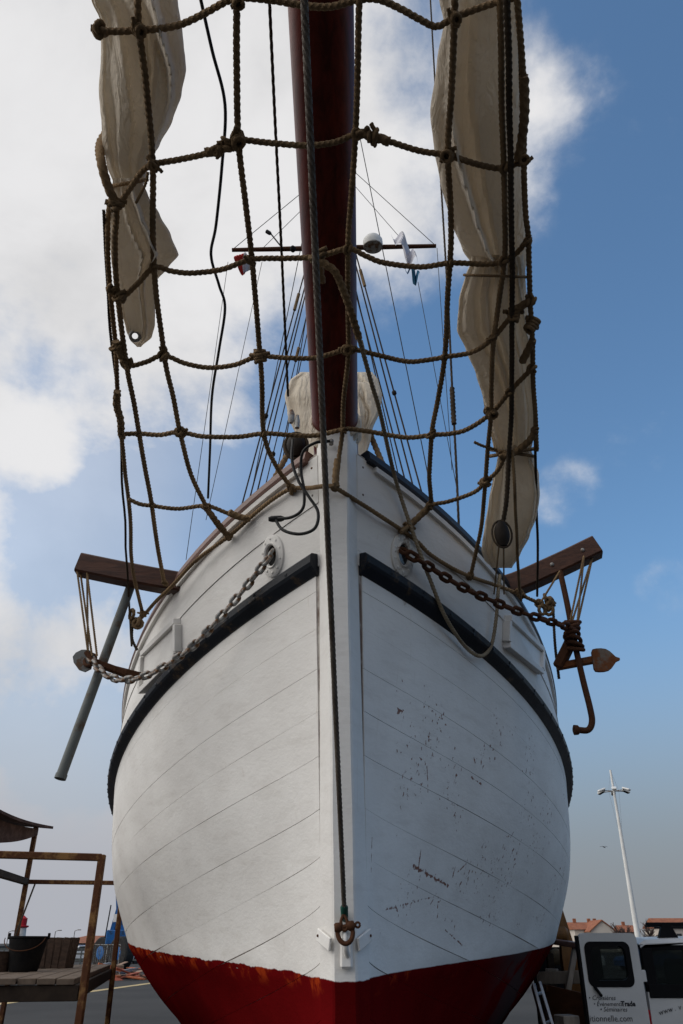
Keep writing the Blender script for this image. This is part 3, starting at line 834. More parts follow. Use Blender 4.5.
# wooden block on the starboard side
bk = thing('pulley_block', at(502, 534, 3.8), 'small black pulley block hanging by the starboard sail', 'pulley')
p = at(502, 534, 3.8)
mb = MB(); rows = []
for k in range(9):
    t = k / 8; z = .075 - .15 * t; r = .046 * math.sin(math.pi * (.08 + .84 * t)) ** .6
    rows.append([p + Vector((r * math.cos(q) * .95, r * math.sin(q) * .75, z)) for q in [2 * math.pi * j / 14 for j in range(14)]])
mb.grid(rows, True, True); mb.build('shell', M['block'], bk)
mb = MB(); mb.tube([p + Vector((.055 * math.cos(q), .0, .085 * math.sin(q))) for q in [2 * math.pi * j / 20 for j in range(21)]], .006, 7); mb.build('strop', M['rope_dark'], bk)
mb = MB()
for dx in (-6, 4): mb.tube([at(502 + dx * .4, 540, 3.8), at(500 + dx, 594, 4.55)], .005, 6)
mb.build('tackle_fall', M['rope'], bk)
# thin lines beside the net
def line_obj(px, r, mat, label, name='rigging_line', push=.25, Y=None):
    pts = catmull([at(x, y, Y) if Y else net_pt(x, y, push, False) for x, y in px], 8)
    mb = MB(); mb.strand(pts, r, lobes=3, depth=.2, seg=7, res=1.4) if mat != 'cable' else mb.tube(pts, r, 8)
    return tag(mb.build(name, M[mat]), label, 'rope')
line_obj([(199, -8), (212, 50), (225, 105), (222, 165), (216, 225), (211, 255), (219, 285), (225, 308), (219, 350), (212, 396), (210, 450), (208, 498)], .0075, 'cable', 'wavy thin black line hanging left of the bowsprit')
line_obj([(269, -8), (275, 120), (281, 240), (288, 396)], .0075, 'rope_dark', 'thin dark taut line close to the left side of the bowsprit')
dl = line_obj([(430, -8), (436, 100), (442, 200), (448, 300), (452, 384), (456, 460), (459, 530)], .0095, 'rope_dark', 'thin dark line hanging just left of the starboard sail', Y=4.75)
mb = MB(); mb.strand([at(452, 388, 4.74), at(454, 424, 4.74)], .02, seg=8); s_ = mb.build('splice', M['rope_dark']); s_.parent = dl

# cable loop and plug on the port side of the stem head
cb = thing('electric_cable', at(298, 450, 3.7), 'black electric cable hanging in a loop beside the stem head', 'cable')
cp = [(330, 441, 3.66), (315, 443, 3.66), (303, 452, 3.68), (301, 470, 3.72), (304, 490, 3.72), (303, 508, 3.74), (292, 517, 3.76), (275, 519, 3.80)]
mb = MB(); mb.tube(catmull([at(*q) for q in cp], 8), .009, 8); mb.build('cable', M['cable'], cb)
cp = [(275, 519, 3.80), (283, 530, 3.76), (300, 534, 3.72), (315, 528, 3.70), (318, 512, 3.70), (309, 497, 3.71), (298, 480, 3.72), (292, 460, 3.74), (293, 440, 3.76)]
mb = MB(); mb.tube(catmull([at(*q) for q in cp], 8), .009, 8); mb.build('cable', M['cable'], cb)
mb = MB(); mb.lathe([(.012, -.02), (.018, 0), (.018, .05), (.01, .07)], at(272, 519, 3.8), Vector((1, .1, .1)), 10); mb.build('plug', M['cable'], cb)
bk2 = thing('pulley_block', at(296, 447, 4.05), 'fat black pulley block at the port side of the stem head', 'pulley')
mb = MB()
p = at(296, 446, 4.05); rows = []
for k in range(9):
    t = k / 8; z = .085 - .17 * t; r = .075 * math.sin(math.pi * (.08 + .84 * t)) ** .55
    rows.append([p + Vector((r * math.cos(q) * .85, r * math.sin(q) * .7, z)) for q in [2 * math.pi * j / 14 for j in range(14)]])
mb.grid(rows, True, True); mb.build('shell', M['block'], bk2)
mb = MB(); mb.tube([p + Vector((.072 * math.cos(q), -.0, .098 * math.sin(q))) for q in [2 * math.pi * j / 20 for j in range(21)]], .012, 7); mb.build('strop', M['rope_dark'], bk2)
mb = MB(); mb.lathe([(.012, 0), (.022, .02), (.022, .07), (.012, .10)], at(291, 423, 4.05), Vector((0, 0, 1)), 10); mb.lathe([(.015, 0), (.018, .05), (.01, .1)], at(297, 428, 4.05), Vector((0, 0, 1)), 10); mb.build('hook', M['galv'], bk2)

# ------------------------------------------------------------------ furled sails
def interp(tab, y):
    for (y0, v0), (y1, v1) in zip(tab, tab[1:]):
        if y0 <= y <= y1:
            t = (y - y0) / (y1 - y0); t = t * t * (3 - 2 * t) * .5 + t * .5
            return v0 + (v1 - v0) * t
    return tab[0][1] if y < tab[0][0] else tab[-1][1]
def cloth(left, right, y0, y1, push, parent, flat=.55, folds=5, amp=.11, seed=0, ny=90, nphi=110, mat='canvas', name='canvas_roll', pt=None, close=(False, True), end=.22):
    pt = pt or (lambda x, y, push: net_pt(x, y, push, False))
    mb = MB(); rows = []
    rnd = random.Random(seed); pleats = [(rnd.uniform(0, 6.283), rnd.uniform(.07, .28), rnd.choice((-1, -1, 1)) * amp * rnd.uniform(1.4, 3.2), rnd.uniform(.15, .55), rnd.uniform(1.5, 4)) for _ in range(folds * 3)]
    for i in range(ny + 1):
        t = i / ny; y = y0 + (y1 - y0) * t
        xl = interp(left, y); xr = interp(right, y)
        a = pt(xl, y, push); b = pt(xr, y, push); c = (a + b) / 2; hw = (b - a) / 2; A = hw.length
        dn = ray((xl + xr) / 2, y).normalized(); taper = 1.0
        if close[1] and t > 1 - end: taper = math.sqrt(max(0.0, 1 - ((t - 1 + end) / end) ** 2)) * .9 + .1
        if close[0] and t < end: taper *= math.sqrt(max(0.0, 1 - (1 - t / end) ** 2)) * .9 + .1
        row = []
        for k in range(nphi):
            q = 2 * math.pi * k / nphi
            cs, sn = math.cos(q), math.sin(q)
            f = 0.0
            for (qc, wd, hgt, dr, fr_) in pleats:
                dq = (q - qc - dr * math.sin(fr_ * t + qc) + math.pi) % (2 * math.pi) - math.pi
                x = abs(dq) / (wd * (1 + .35 * math.sin(5 * t + qc * 3)))
                if x < 1: f += hgt * (1 - x) ** 1.25 * (1 + .5 * math.sin(6 * t + 5 * qc))
            nz = noise.fractal(Vector((cs * 1.3 + seed, sn * 1.3, t * 5.0)), 1.0, 2.0, 4) * .08
            m_ = max(.25, 1 + (f + nz) * (abs(sn) ** .5))
            e = abs(sn) * flat * m_ * (1 if sn > 0 else 1.0)
            edge = 1 + nz * .30
            row.append(c + hw * cs * edge + dn * (math.copysign(e, sn) * A * taper))
        rows.append(row)
    mb.grid(rows, True, True); return mb.build(name, M[mat], parent)

sailL = thing('furled_sail', net_pt(135, 150, .1), 'cream canvas sail bundled left of the net, its clew with a metal eye', 'sail', None)
L1 = [(-8, 88), (0, 91), (20, 100), (50, 101), (90, 99), (140, 102), (165, 107), (185, 114), (200, 118)]
R1 = [(-8, 176), (0, 178), (30, 182), (70, 186), (95, 182), (120, 173), (145, 160), (160, 150), (175, 146), (190, 142), (200, 138)]
cloth(L1, R1, -8, 200, .16, sailL, .62, 5, .40, 3)
L2 = [(178, 113), (200, 111), (230, 108), (260, 111), (285, 116), (310, 121), (330, 126), (340, 130), (347, 137)]
R2 = [(178, 140), (195, 148), (215, 160), (235, 171), (255, 179), (268, 168), (280, 157), (300, 155), (325, 155), (337, 152), (347, 141)]
clew = cloth(L2, R2, 178, 347, .10, sailL, .34, 5, .75, 11, close=(True, True), end=.12)
bm_ = bmesh.new(); bm_.from_mesh(clew.data)
bmesh.ops.delete(bm_, geom=[f for f in bm_.faces if math.hypot(*(a_ - b_ for a_, b_ in zip(proj(f.calc_center_median()), (135, 336)))) < 4.6], context='FACES')
bm_.to_mesh(clew.data); bm_.free()
e0 = net_pt(135, 336, .075, False); mb = MB(); fr = frames([e0, e0 + ray(135, 337)])[0]
mb.tube([e0 + (fr[1] * math.cos(q) * .024 + fr[2] * math.sin(q) * .024) for q in [2 * math.pi * j / 24 for j in range(25)]], .009, 8); mb.build('eyelet', M['galv'], sailL)
lash = MB()
def ring_rope(mb, px0, px1, y0, y1, push, dep, r):
    a = net_pt(px0, y0, push, False); b = net_pt(px1, y1, push, False); c = (a + b) / 2; hw = (b - a) / 2; dn = ray((px0 + px1) / 2, (y0 + y1) / 2).normalized()
    mb.strand([c + hw * 1.06 * math.cos(q) + dn * dep * math.sin(q) for q in [2 * math.pi * j / 40 for j in range(41)]], r, seg=8)
ring_rope(lash, 112, 146, 186, 180, .13, .11, .009); lash.build('lashing', M['rope'], sailL)
mb = MB(); mb.strand(catmull([net_pt(148, 172, -.02), net_pt(145, 185, -.03), net_pt(136, 203, -.02)], 6), .007, seg=8); mb.build('rope_tail', M['rope'], sailL)

sailR = thing('furled_sail', net_pt(490, 200, .1), 'long cream canvas sail bundled on the right of the net, sagging to the rail', 'sail', None)
L1 = [(-8, 437), (0, 439), (22, 444), (60, 437), (110, 430), (150, 434), (180, 440), (220, 450), (250, 462), (268, 474), (280, 486)]
R1 = [(-8, 518), (0, 519), (80, 521), (150, 524), (220, 526), (260, 527), (280, 524)]
cloth(L1, R1, -8, 280, .18, sailR, .62, 5, .40, 21)
L2 = [(255, 472), (265, 470), (275, 466), (300, 459), (330, 457), (350, 466), (374, 476), (400, 483), (426, 489), (450, 494), (458, 500)]
R2 = [(255, 523), (270, 525), (320, 528), (370, 533), (410, 536), (440, 533), (458, 529)]
cloth(L2, R2, 255, 458, .14, sailR, .62, 6, .38, 33, close=(True, True), end=.10)
L3 = [(444, 502), (460, 497), (480, 493), (500, 489), (525, 485), (550, 481), (560, 484), (568, 492)]
R3 = [(444, 529), (458, 534), (475, 539), (495, 540), (515, 537), (535, 530), (555, 520), (568, 512)]
cloth(L3, R3, 444, 568, .0, sailR, .62, 6, .40, 45, close=(True, True), end=.14, pt=lambda x, y, p: at(x, y, net_pt(x, 444, .14, False).y + (y - 444) * .0068))
for q_ in ((491, 533, 456, 449, .14, .13, .011), (492, 533, 450, 456, .14, .13, .010), (466, 527, 275, 277, .15, .20, .007)):
    lash = MB(); ring_rope(lash, *q_); lash.build('lashing', M['rope'], sailR)
mb = MB(); mb.strand(catmull([net_pt(474, 442, .0), net_pt(483, 446, -.02), net_pt(497, 450, -.03)], 6), .009, seg=8); mb.build('rope_tail', M['rope'], sailR)

# the staysail stowed on deck behind the bowsprit
bag = thing('stowed_sail', at(335, 420, 4.6), 'cream canvas sail stowed on deck behind the bowsprit root', 'sail', None)
cloth([(372, 300), (380, 290), (395, 285), (415, 288), (440, 298), (470, 296), (490, 294)], [(372, 372), (380, 378), (395, 382), (412, 380), (430, 372), (460, 366), (490, 362)], 372, 490, 0, bag, .5, 6, .20, 51, close=(True, True), end=.25, pt=lambda x, y, p: at(x, y, 4.75))
cloth([(382, 352), (395, 350), (420, 352), (432, 356)], [(382, 374), (395, 381), (410, 379), (432, 369)], 382, 432, 0, bag, .6, 5, .22, 61, close=(True, True), end=.3, pt=lambda x, y, p: at(x, y, 4.6), ny=30)

# ------------------------------------------------------------------ anchor chains
def link_mesh(mat, L=.074, W=.046, r=.0085):
    mb = MB(); pts = []
    h = (L - W) / 2
    for k in range(25):
        q = 2 * math.pi * k / 24; x = (W / 2 - r) * math.cos(q); y = (W / 2 - r) * math.sin(q)
        pts.append(Vector((x, y + (h if math.sin(q) > 1e-6 else -h if math.sin(q) < -1e-6 else 0), 0)))
    mb.tube(pts, r, 8, cap=False); me = bpy.data.meshes.new('chain_link')
    bmesh.ops.recalc_face_normals(mb.bm, faces=mb.bm.faces[:]); mb.bm.to_mesh(me); mb.bm.free(); me.materials.append(mat)
    for p in me.polygons: p.use_smooth = True
    return me
def chain(px, Ys, mat, label, L):
    me = link_mesh(mat, L, L * .66, L * .135)
    ctl = [at(x, y, yy) for (x, y), yy in zip(px, Ys)]
    root = thing('anchor_chain', ctl[0], label, 'chain')
    pts = resample(catmull(ctl, 8), L * (1 - .27)); fr = frames(pts)
    for i in range(len(pts) - 1):
        t = (pts[i + 1] - pts[i]).normalized(); up = Vector((0, 0, 1)); a = t.cross(up).normalized(); b = a.cross(t)
        roll = (math.pi / 4 if i % 2 else -math.pi / 4) + random.uniform(-.25, .25)
        n_ = a * math.cos(roll) + b * math.sin(roll); m_ = t.cross(n_)
        o = link('chain_link', me); o.parent = root; o.matrix_parent_inverse = Matrix.Translation(-ctl[0])
        o.matrix_basis = Matrix.Translation((pts[i] + pts[i + 1]) / 2) @ Matrix((n_, t, m_)).transposed().to_4x4()
def lerpY(n, a, b): return [a + (b - a) * i / (n - 1) for i in range(n)]
cl = [(274, 551), (266, 561), (254, 577), (240, 594), (222, 615), (205, 634), (188, 650), (170, 663), (150, 674), (128, 680), (110, 677), (98, 668), (90, 657)]
chain(cl, [HL.y - .01] + lerpY(12, HL.y - .05, 4.95), M['galv'], 'galvanised anchor chain from the port hawse to the grey anchor', .088)
cr = [(400, 549), (412, 556), (428, 566), (448, 579), (470, 591), (495, 602), (520, 612), (545, 620), (562, 625), (574, 628)]
chain(cr, [HR.y - .01] + lerpY(9, HR.y - .05, 4.92), M['rust'], 'rusty brown anchor chain from the starboard hawse to the rusty anchor', .098)

# ------------------------------------------------------------------ anchors
def fluke(mb, c, ax, side, nrm, L, W, th=.009):
    """spade-shaped palm: ax points to its tip"""
    prof = [(-.5, .36), (-.45, .47), (-.3, .5), (-.1, .5), (.08, .46), (.22, .36), (.34, .22), (.42, .11), (.50, .07), (.58, .04)]
    top = [c + ax * (x * L) + side * (w * W) for x, w in prof]; bot = [c + ax * (x * L) - side * (w * W) for x, w in reversed(prof)]
    lp = top + bot
    mb.grid([[p + nrm * th for p in lp], [p - nrm * th for p in lp]], True, True)
an = thing('anchor', at(95, 670, 5.0), 'grey anchor with a long pipe shank hanging under the port cathead', 'anchor')
a = at(130, 588, 5.08); b = at(60, 779, 4.90)
mb = MB(); mb.tube([a, a.lerp(b, .5), b], .032, 14); mb.lathe([(.036, 0), (.036, .03)], b, (a - b).normalized(), 14); mb.build('shank', M['pipe'], an)
c = at(78, 661, 4.95)
mb = MB(); ax = (at(80, 676, 4.95) - at(76, 648, 5.0)).normalized(); sd = Vector((1, .1, .15)).normalized(); 
lp = [at(x, y, 4.95) for x, y in ((76, 653), (82, 650), (89, 650), (94, 654), (93, 661), (91, 669), (85, 672), (79, 670), (74, 663), (73, 657))]; mb.grid([[p + Vector((0, -.008, 0)) for p in lp], [p + Vector((0, .008, 0)) for p in lp]], True, True); mb.build('palm', M['palm_grey'], an)
mb = MB(); mb.beam(at(88, 660, 4.96), at(126, 674, 5.05), .05, .045, .008); mb.beam(at(112, 669, 5.0), at(140, 676, 5.2), .045, .045, .008); mb.build('arm', M['rust'], an, smooth=False)
mb = MB(); mb.tube([at(90, 660, 4.95) + Vector((.035 * math.cos(q), .03 * math.sin(q) * .6, .045 * math.sin(q))) for q in [2 * math.pi * j / 18 for j in range(19)]], .012, 8); mb.tube([at(86, 652, 4.93), at(97, 668, 4.93)], .016, 8); mb.build('ring_shackle', M['rust'], an)
for i, (x0, y0, x1, y1) in enumerate(((77, 570, 88, 652), (87, 572, 88, 650), (87, 572, 97, 656), (80, 570, 92, 656))):
    mb = MB(); mb.strand([at(x0, y0, 4.95 + .04 * (i % 2)), at(x1, y1, 4.93)], .0075, seg=7); mb.build('hanging_rope', M['rope'], an)

an = thing('anchor', at(575, 640, 5.0), 'rusty anchor with spade fluke and bent stock hanging under the starboard cathead', 'anchor')
mb = MB(); st = [at(560, 571, 5.02), at(567, 603, 5.0), at(574, 640, 4.97), at(583, 680, 4.95), at(590, 708, 4.93), at(592, 722, 4.93), at(588, 730, 4.93), at(578, 730, 4.93)]
mb.tube(catmull(st, 5), .020, 12); mb.lathe([(.02, -.01), (.03, 0), (.032, .025), (.02, .03)], at(578, 730, 4.93), Vector((-1, 0, 0)), 12); mb.build('stock', M['rust'], an)
mb = MB(); mb.beam(at(556, 667, 5.05), at(598, 659, 4.95), .04, .05, .008); mb.build('arm', M['rust_plate'], an, smooth=False)
mb = MB(); mb.beam(at(558, 668, 5.05), at(573, 637, 4.98), .07, .07, .012); mb.build('crown', M['rust'], an, smooth=False)
mb = MB(); fluke(mb, at(605, 660, 4.94), Vector((.98, -.05, .03)).normalized(), Vector((.05, .1, .99)).normalized(), Vector((0, 1, -.1)).normalized(), .165, .165)
mb.build('palm', M['rust_plate'], an)
mb = MB()
for k in range(7):
    c = at(574.5 + random.uniform(-3, 3), 622 + k * 4.5, 4.95 + random.uniform(-.03, .03))
    mb.tube([c + Vector((.047 * math.cos(q), .045 * math.sin(q), .018 * math.sin(q + k))) for q in [2 * math.pi * j / 16 for j in range(17)]], .014, 8)
mb.build('chain_lashing', M['rust'], an)
for i, (x0, y0, x1, y1) in enumerate(((584, 556, 577, 626), (593, 555, 577, 626), (584, 556, 570, 622), (593, 555, 572, 622), (560, 571, 541, 602))):
    mb = MB(); mb.strand([at(x0, y0, 4.95 + .04 * (i % 2)), at(x1, y1, 4.95)], .0075, seg=7); mb.build('hanging_rope', M['rope'], an)
# rope coils where the net is made fast to the rails
def coil(px, py, Y, label, n, spread):
    root = thing('rope_coil', at(px, py, Y), label, 'rope')
    for k in range(n):
        c = at(px + random.uniform(-spread, spread), py + random.uniform(-spread, spread), Y + random.uniform(-.03, .03)); ph = random.uniform(0, 6.28); tl = random.uniform(-.6, .6)
        mb = MB(); rr = random.uniform(.020, .034)
        mb.strand([c + Vector((rr * math.cos(q) * math.cos(ph), rr * math.cos(q) * math.sin(ph) + .02 * math.sin(q) * tl, rr * math.sin(q))) for q in [2 * math.pi * j / 20 for j in range(21)]], .0125, seg=8); mb.build('rope_turn', M['rope'], root)
    mb = MB(); mb.strand(catmull([at(px + spread, py, Y), at(px + spread + 2, py + 40, Y), at(px + spread + 6, py + 75, Y + .05)] if px > 340 else [at(px - 2, py, Y), at(px - 3, py + 18, Y), at(px + 2, py + 30, Y)], 6), .010, seg=8); mb.build('rope_tail', M['rope_dark'], root)
coil(135, 620, 5.1, 'brown rope turns made fast at the port rail beside the cathead', 7, 6)
coil(546, 604, 5.05, 'brown rope turns made fast at the starboard rail beside the cathead', 8, 7)

# ------------------------------------------------------------------ flags
def flag(name, quad, Y, mats, label):
    root = thing(name, at(quad[0][0], quad[0][1], Y), label, 'flag')
    A, B, C, D = [at(x, y, Y) for x, y in quad]
    for k, m_ in enumerate(mats):
        mb = MB(); rows = []; t0 = k / len(mats); t1 = (k + 1) / len(mats)
        for i in range(13):
            u = t0 + (t1 - t0) * i / 12
            rows.append([A.lerp(B, u).lerp(D.lerp(C, u), v / 8) + Vector((.02 * math.sin(v), .13 * math.sin(u * 7 + v * .7), .05 * math.sin(5 * u + v * .4))) for v in range(9)])
        mb.grid(rows); mb.build('cloth', m_, root)
M['fl_white'] = basic('flag_white', (.72, .72, .76), (.62, .62, .70), 8, .8)
M['fl_blue'] = basic('flag_blue', (.03, .14, .28), (.05, .2, .36), 8, .8)
M['fl_red'] = basic('flag_red', (.55, .04, .03), None, 8, .8)
flag('pennant', [(391, 234), (408, 239), (417, 266), (404, 256)], 8.9, [M['fl_white']], 'small white pennant below the crosstree spar')
flag('pennant', [(405, 268), (416, 271), (419, 281), (413, 276)], 8.9, [M['fl_blue']], 'small blue pennant at the end of a thin halyard')
flag('pennant', [(235, 256), (252, 259), (252, 270), (235, 266)], 8.9, [M['fl_red'], M['fl_white']], 'small red and white flag left of the bowsprit')


# ------------------------------------------------------------------ rusty work platform on the left
M['scaf'] = rust_material('rusty_yellow_tube', (.22, .12, .045), (.11, .042, .018), .5, .1, .75, 6)
M['board'] = wood_material('weathered_boards', (.15, .115, .088), (.095, .072, .056), .85, 4, (2, 2, 2))
M['fascia'] = wood_material('dark_board', (.035, .025, .018), (.02, .014, .011), .9, 4, (2, 2, 2))
M['roofsheet'] = rust_material('rusty_sheet', (.085, .045, .032), (.06, .026, .016), .5, .1, .8, 5)
FR = at(76, 978, 6.5); ZD = FR.z
BR = at(111, 963, 10.5); BR.z = ZD
ex = Vector((BR.x - FR.x, BR.y - FR.y, 0)); LN = ex.length; ex.normalize(); ey = Vector((-ex.y, ex.x, 0)); WD = 1.06
plat = thing('work_platform', (FR.x, FR.y, 0), 'rusty tube work platform with board deck beside the port bow', 'platform')
def pp(u, v, z): return Vector((FR.x, FR.y, 0)) + ex * (u * LN) + ey * (v * WD) + Vector((0, 0, z))
nb = 8
for k in range(nb):
    v0 = (k + .5) / nb
    mb = MB(); mb.beam(pp(-.012 + random.uniform(-.004, .004), v0, ZD - .02 + random.uniform(-.003, .003)), pp(1.01, v0, ZD - .02), WD / nb - .008, .04, .004); mb.build('deck_board', M['board'], plat, smooth=False)
for (a, b) in (((0, -.03), (0, 1.03)), ((1, -.03), (1, 1.03)), ((0, -.0), (1, -.0)), ((0, 1.0), (1, 1.0))):
    mb = MB(); mb.beam(pp(*a, ZD - .092), pp(*b, ZD - .092), .05, .10, .004); mb.build('joist', M['fascia'], plat, smooth=False)
ZR = at(101, 857, 6.47).z; ZB = at(80, 883, 10.5).z
def ptube(name, a, b, r=.026, mat='scaf'):
    mb = MB(); mb.beam(a, b, r * 2, r * 2, .006); return mb.build(name, M[mat], plat, smooth=False)
ptube('post', pp(0, -.06, 0), pp(0, -.06, ZR + .02)); ptube('post', pp(1, -.05, 0), at(121, 902, 10.4)); ptube('post', pp(0, 1.06, 0), pp(0, 1.06, ZR))
ptube('post', pp(1, 1.05, 0), pp(1, 1.05, ZB + .62))
ptube('leg', pp(.06, .72, 0), pp(.06, .72, ZD - .15), .03)
ptube('guard_rail', pp(0, -.06, ZR), pp(0, 1.06, ZR + .01)); ptube('guard_rail', pp(1, -.40, ZB), pp(1, 1.05, ZB), .024); ptube('guard_rail', pp(0, 1.06, ZR), pp(1, 1.05, ZB), .034, 'fascia')
mb = MB(); mb.tube([at(35, 884, 10.3), at(4, 965, 9.2)], .010, 6); mb.build('brace_rope', M['rope_dark'], plat)
mb = MB(); mb.tube([pp(0, .6, ZD - .14), pp(0, .6, ZD - .22)], .01, 6); mb.build('hook', M['rust'], plat)
# curved sheet canopy over its far side
cano = thing('canopy', pp(.9, 1.1, ZB + .6), 'rusty brown curved sheet canopy above the work platform', 'canopy')
mb = MB(); rows = []
A0 = at(53, 829, 10.3); A1 = at(-40, 788, 7.8)
for k in range(13):
    t = k / 12; e = A0.lerp(A1, t) + Vector((0, 0, -.07 * math.sin(math.pi * t)))
    rows.append([e, e + Vector((-1.3, .2, .12)), e + Vector((-1.3, .2, .15)), e + Vector((0, 0, .03))])
mb.grid(rows, True, True); mb.build('sheet', M['roofsheet'], cano, smooth=False)
mb = MB(); rows = []
A0 = at(42, 828, 10.28); A1 = at(-45, 791, 7.8)
for k in range(17):
    t = k / 16; e = A0.lerp(A1, t) + Vector((-.05, .03, -.07 * math.sin(math.pi * t) - .005)); h = .075 + .16 * min(1, t * 2.2) + .01 * math.sin(9 * t)
    rows.append([e, e + Vector((-.025, 0, 0)), e + Vector((-.025, 0, -h)), e + Vector((0, 0, -h))])
mb.grid(rows, True, True); mb.build('valance', M['roofsheet'], cano, smooth=False)
# buckets and crate on the deck
M['bucket'] = basic('black_plastic', (.009, .009, .010), (.014, .013, .013), 10, .7, spec=.05)
M['crate'] = wood_material('crate_brown', (.075, .047, .034), (.04, .026, .02), .85, 6, (2, 2, 6))
bc = at(23, 972, 7.9); bc.z = ZD
bu = thing('bucket', bc, 'black bucket standing on the board deck of the work platform', 'bucket')
mb = MB(); mb.lathe([(.115, 0), (.125, .02), (.165, .255), (.176, .262), (.176, .275), (.160, .275), (.155, .25), (.112, .02), (.001, .015)], bc, Vector((0, 0, 1)), 28); mb.build('body', M['bucket'], bu)
mb = MB(); 
for s in (-1, 1): mb.box(bc + Vector((s * .178, 0, .275)), (.018, .03, .05), None, .004)
tag(mb.build('handle_lugs', M['bucket'], bu, smooth=False), None, kind='stuff')
mb = MB(); mb.tube([bc + Vector((.178 * math.cos(q), -.09 * math.sin(q) - .09, .26 - .10 * math.sin(q))) for q in [math.pi * j / 16 for j in range(17)]], .004, 6); mb.build('handle', M['rust'], bu)
cc = at(52, 967, 9.0); cc.z = ZD
cr_ = thing('crate', cc, 'brown slatted crate standing behind the black bucket', 'crate')
for k in range(5):
    for yy in (-.13, .13):
        mb = MB(); mb.beam(cc + Vector((-.13 + .065 * k, yy, 0)), cc + Vector((-.155 + .078 * k, yy * 1.15, .27)), .058, .012, .002, Vector((0, 1, 0))); mb.build('slat', M['crate'], cr_, smooth=False)
for s in (-1, 1):
    for k in range(4):
        mb = MB(); mb.beam(cc + Vector((s * .165, -.11 + .073 * k, 0)), cc + Vector((s * .19, -.125 + .083 * k, .27)), .066, .012, .002, Vector((1, 0, 0))); mb.build('slat', M['crate'], cr_, smooth=False)
mb = MB(); mb.box(cc + Vector((0, 0, .012)), (.31, .25, .02)); mb.build('bottom', M['crate'], cr_, smooth=False)
c2 = at(-4, 973, 7.9); c2.z = ZD
mb = MB(); mb.lathe([(.10, 0), (.13, .15), (.137, .155), (.128, .155), (.1, .01)], c2, Vector((0, 0, 1)), 20); tag(mb.build('paint_tub', M['crate']), 'brown tub cut by the left edge of the picture', 'tub')

# ------------------------------------------------------------------ boat lift, barrier and debris behind
M['liftblue'] = rust_material('lift_blue_paint', (.012, .10, .30), (.03, .06, .12), .1, 0, .45, 3)
M['tyre'] = basic('tyre_rubber', (.018, .018, .019), (.03, .03, .03), 6, .85, bump=.01)
YL = 62.0
def gp(px, Y, z): p = at(px, 950, Y); p.z = z; return p
lift = thing('boat_lift', gp(120, YL, 0), 'blue boat lift with large black tyres behind the port bow', 'lift')
mb = MB(); mb.beam(gp(121.5, YL, 2.2), at(121, 862, YL), .75, .75, .04, Vector((0, 1, 0))); mb.build('leg', M['liftblue'], lift, smooth=False)
mb = MB(); mb.beam(at(112, 932, YL), at(119, 908, YL), .3, .3, .02, Vector((0, 1, 0))); mb.build('brace', M['liftblue'], lift, smooth=False)
mb = MB(); mb.beam(at(119, 862, YL), at(190, 858, YL), .9, .9, .04); mb.build('cross_beam', M['liftblue'], lift, smooth=False)
mb = MB(); mb.box(gp(122, YL - .2, 1.95), (2.2, 1.2, .9), None, .06); mb.build('axle_housing', M['liftblue'], lift, smooth=False)
mb = MB(); mb.box(at(117, 918, YL - .5), (.5, .03, .5)); mb.build('warning_plate', M['white'], lift, smooth=False)
def wheel(px, Y, r, w, root, name='wheel'):
    c = at(px, 950, Y); c.z = r
    mb = MB(); pr = [(r * .55, -w / 2), (r * .9, -w / 2), (r, -w / 2 + .08), (r, w / 2 - .08), (r * .9, w / 2), (r * .55, w / 2)]
    mb.lathe(pr, c, Vector((.6, .8, 0)), 30); wo = mb.build(name, M['tyre'], root)
    mb = MB(); mb.lathe([(r * .54, -w / 2 + .02), (r * .3, -w / 2 - .02), (.05, -w / 2 - .03)], c, Vector((.6, .8, 0)), 20); mb.build('rim', M['liftblue'], wo)
wheel(104.5, YL + 1, 1.0, .75, lift); wheel(121.5, YL - 2, 1.0, .75, lift)
mb = MB(); mb.tube([at(105, 938, YL), at(111, 905, YL)], .05, 6); mb.build('hose', M['cable'], lift)
# steel barrier
bar = thing('crowd_barrier', gp(104, 56, 0), 'grey steel mesh barrier in front of the lift tyres', 'barrier')
YB_ = 56.0
for (a, b) in ((gp(93, YB_, 1.5), gp(120, YB_, 1.5)), (gp(93, YB_, .2), gp(120, YB_, .2)), (gp(93, YB_, 0), gp(93, YB_, 1.5)), (gp(120, YB_, 0), gp(120, YB_, 1.5)), (gp(107, YB_, 0), gp(107, YB_, 1.5))):
    mb = MB(); mb.tube([a, b], .03, 6); mb.build('frame_tube', M['galv'], bar)
for k in range(1, 14):
    x = 93 + 27 * k / 14; mb = MB(); mb.tube([gp(x, YB_, .2), gp(x, YB_, 1.5)], .010, 5); mb.build('bar', M['galv'], bar)
# heap of salvaged timber and orange sheets
hp = [( .50, .15, .05), (.32, .20, .14), (.42, .10, .05), (.25, .17, .11)]
M['heap'] = [basic('salvage_%d' % i, c, None, 4, .85) for i, c in enumerate([(.42, .13, .06), (.33, .22, .16), (.36, .10, .06), (.24, .17, .12), (.2, .22, .25)])]
heap = thing('salvage_heap', gp(124, 46, 0), 'low heap of orange sheets and old boards lying behind the port bow', 'heap')
for k in range(46):
    c = gp(random.uniform(101, 149), random.uniform(44, 49), 0); t = random.random(); c.z = .07 + .5 * t * t
    rot = Matrix.Rotation(random.uniform(0, 3.1), 3, 'Z') @ Matrix.Rotation(random.uniform(-.35, .35), 3, 'Y')
    mb = MB(); mb.box(c, (random.uniform(.4, 1.5), random.uniform(.15, .6), random.uniform(.04, .16)), rot, .01); mb.build('board', random.choice(M['heap']), heap, smooth=False)

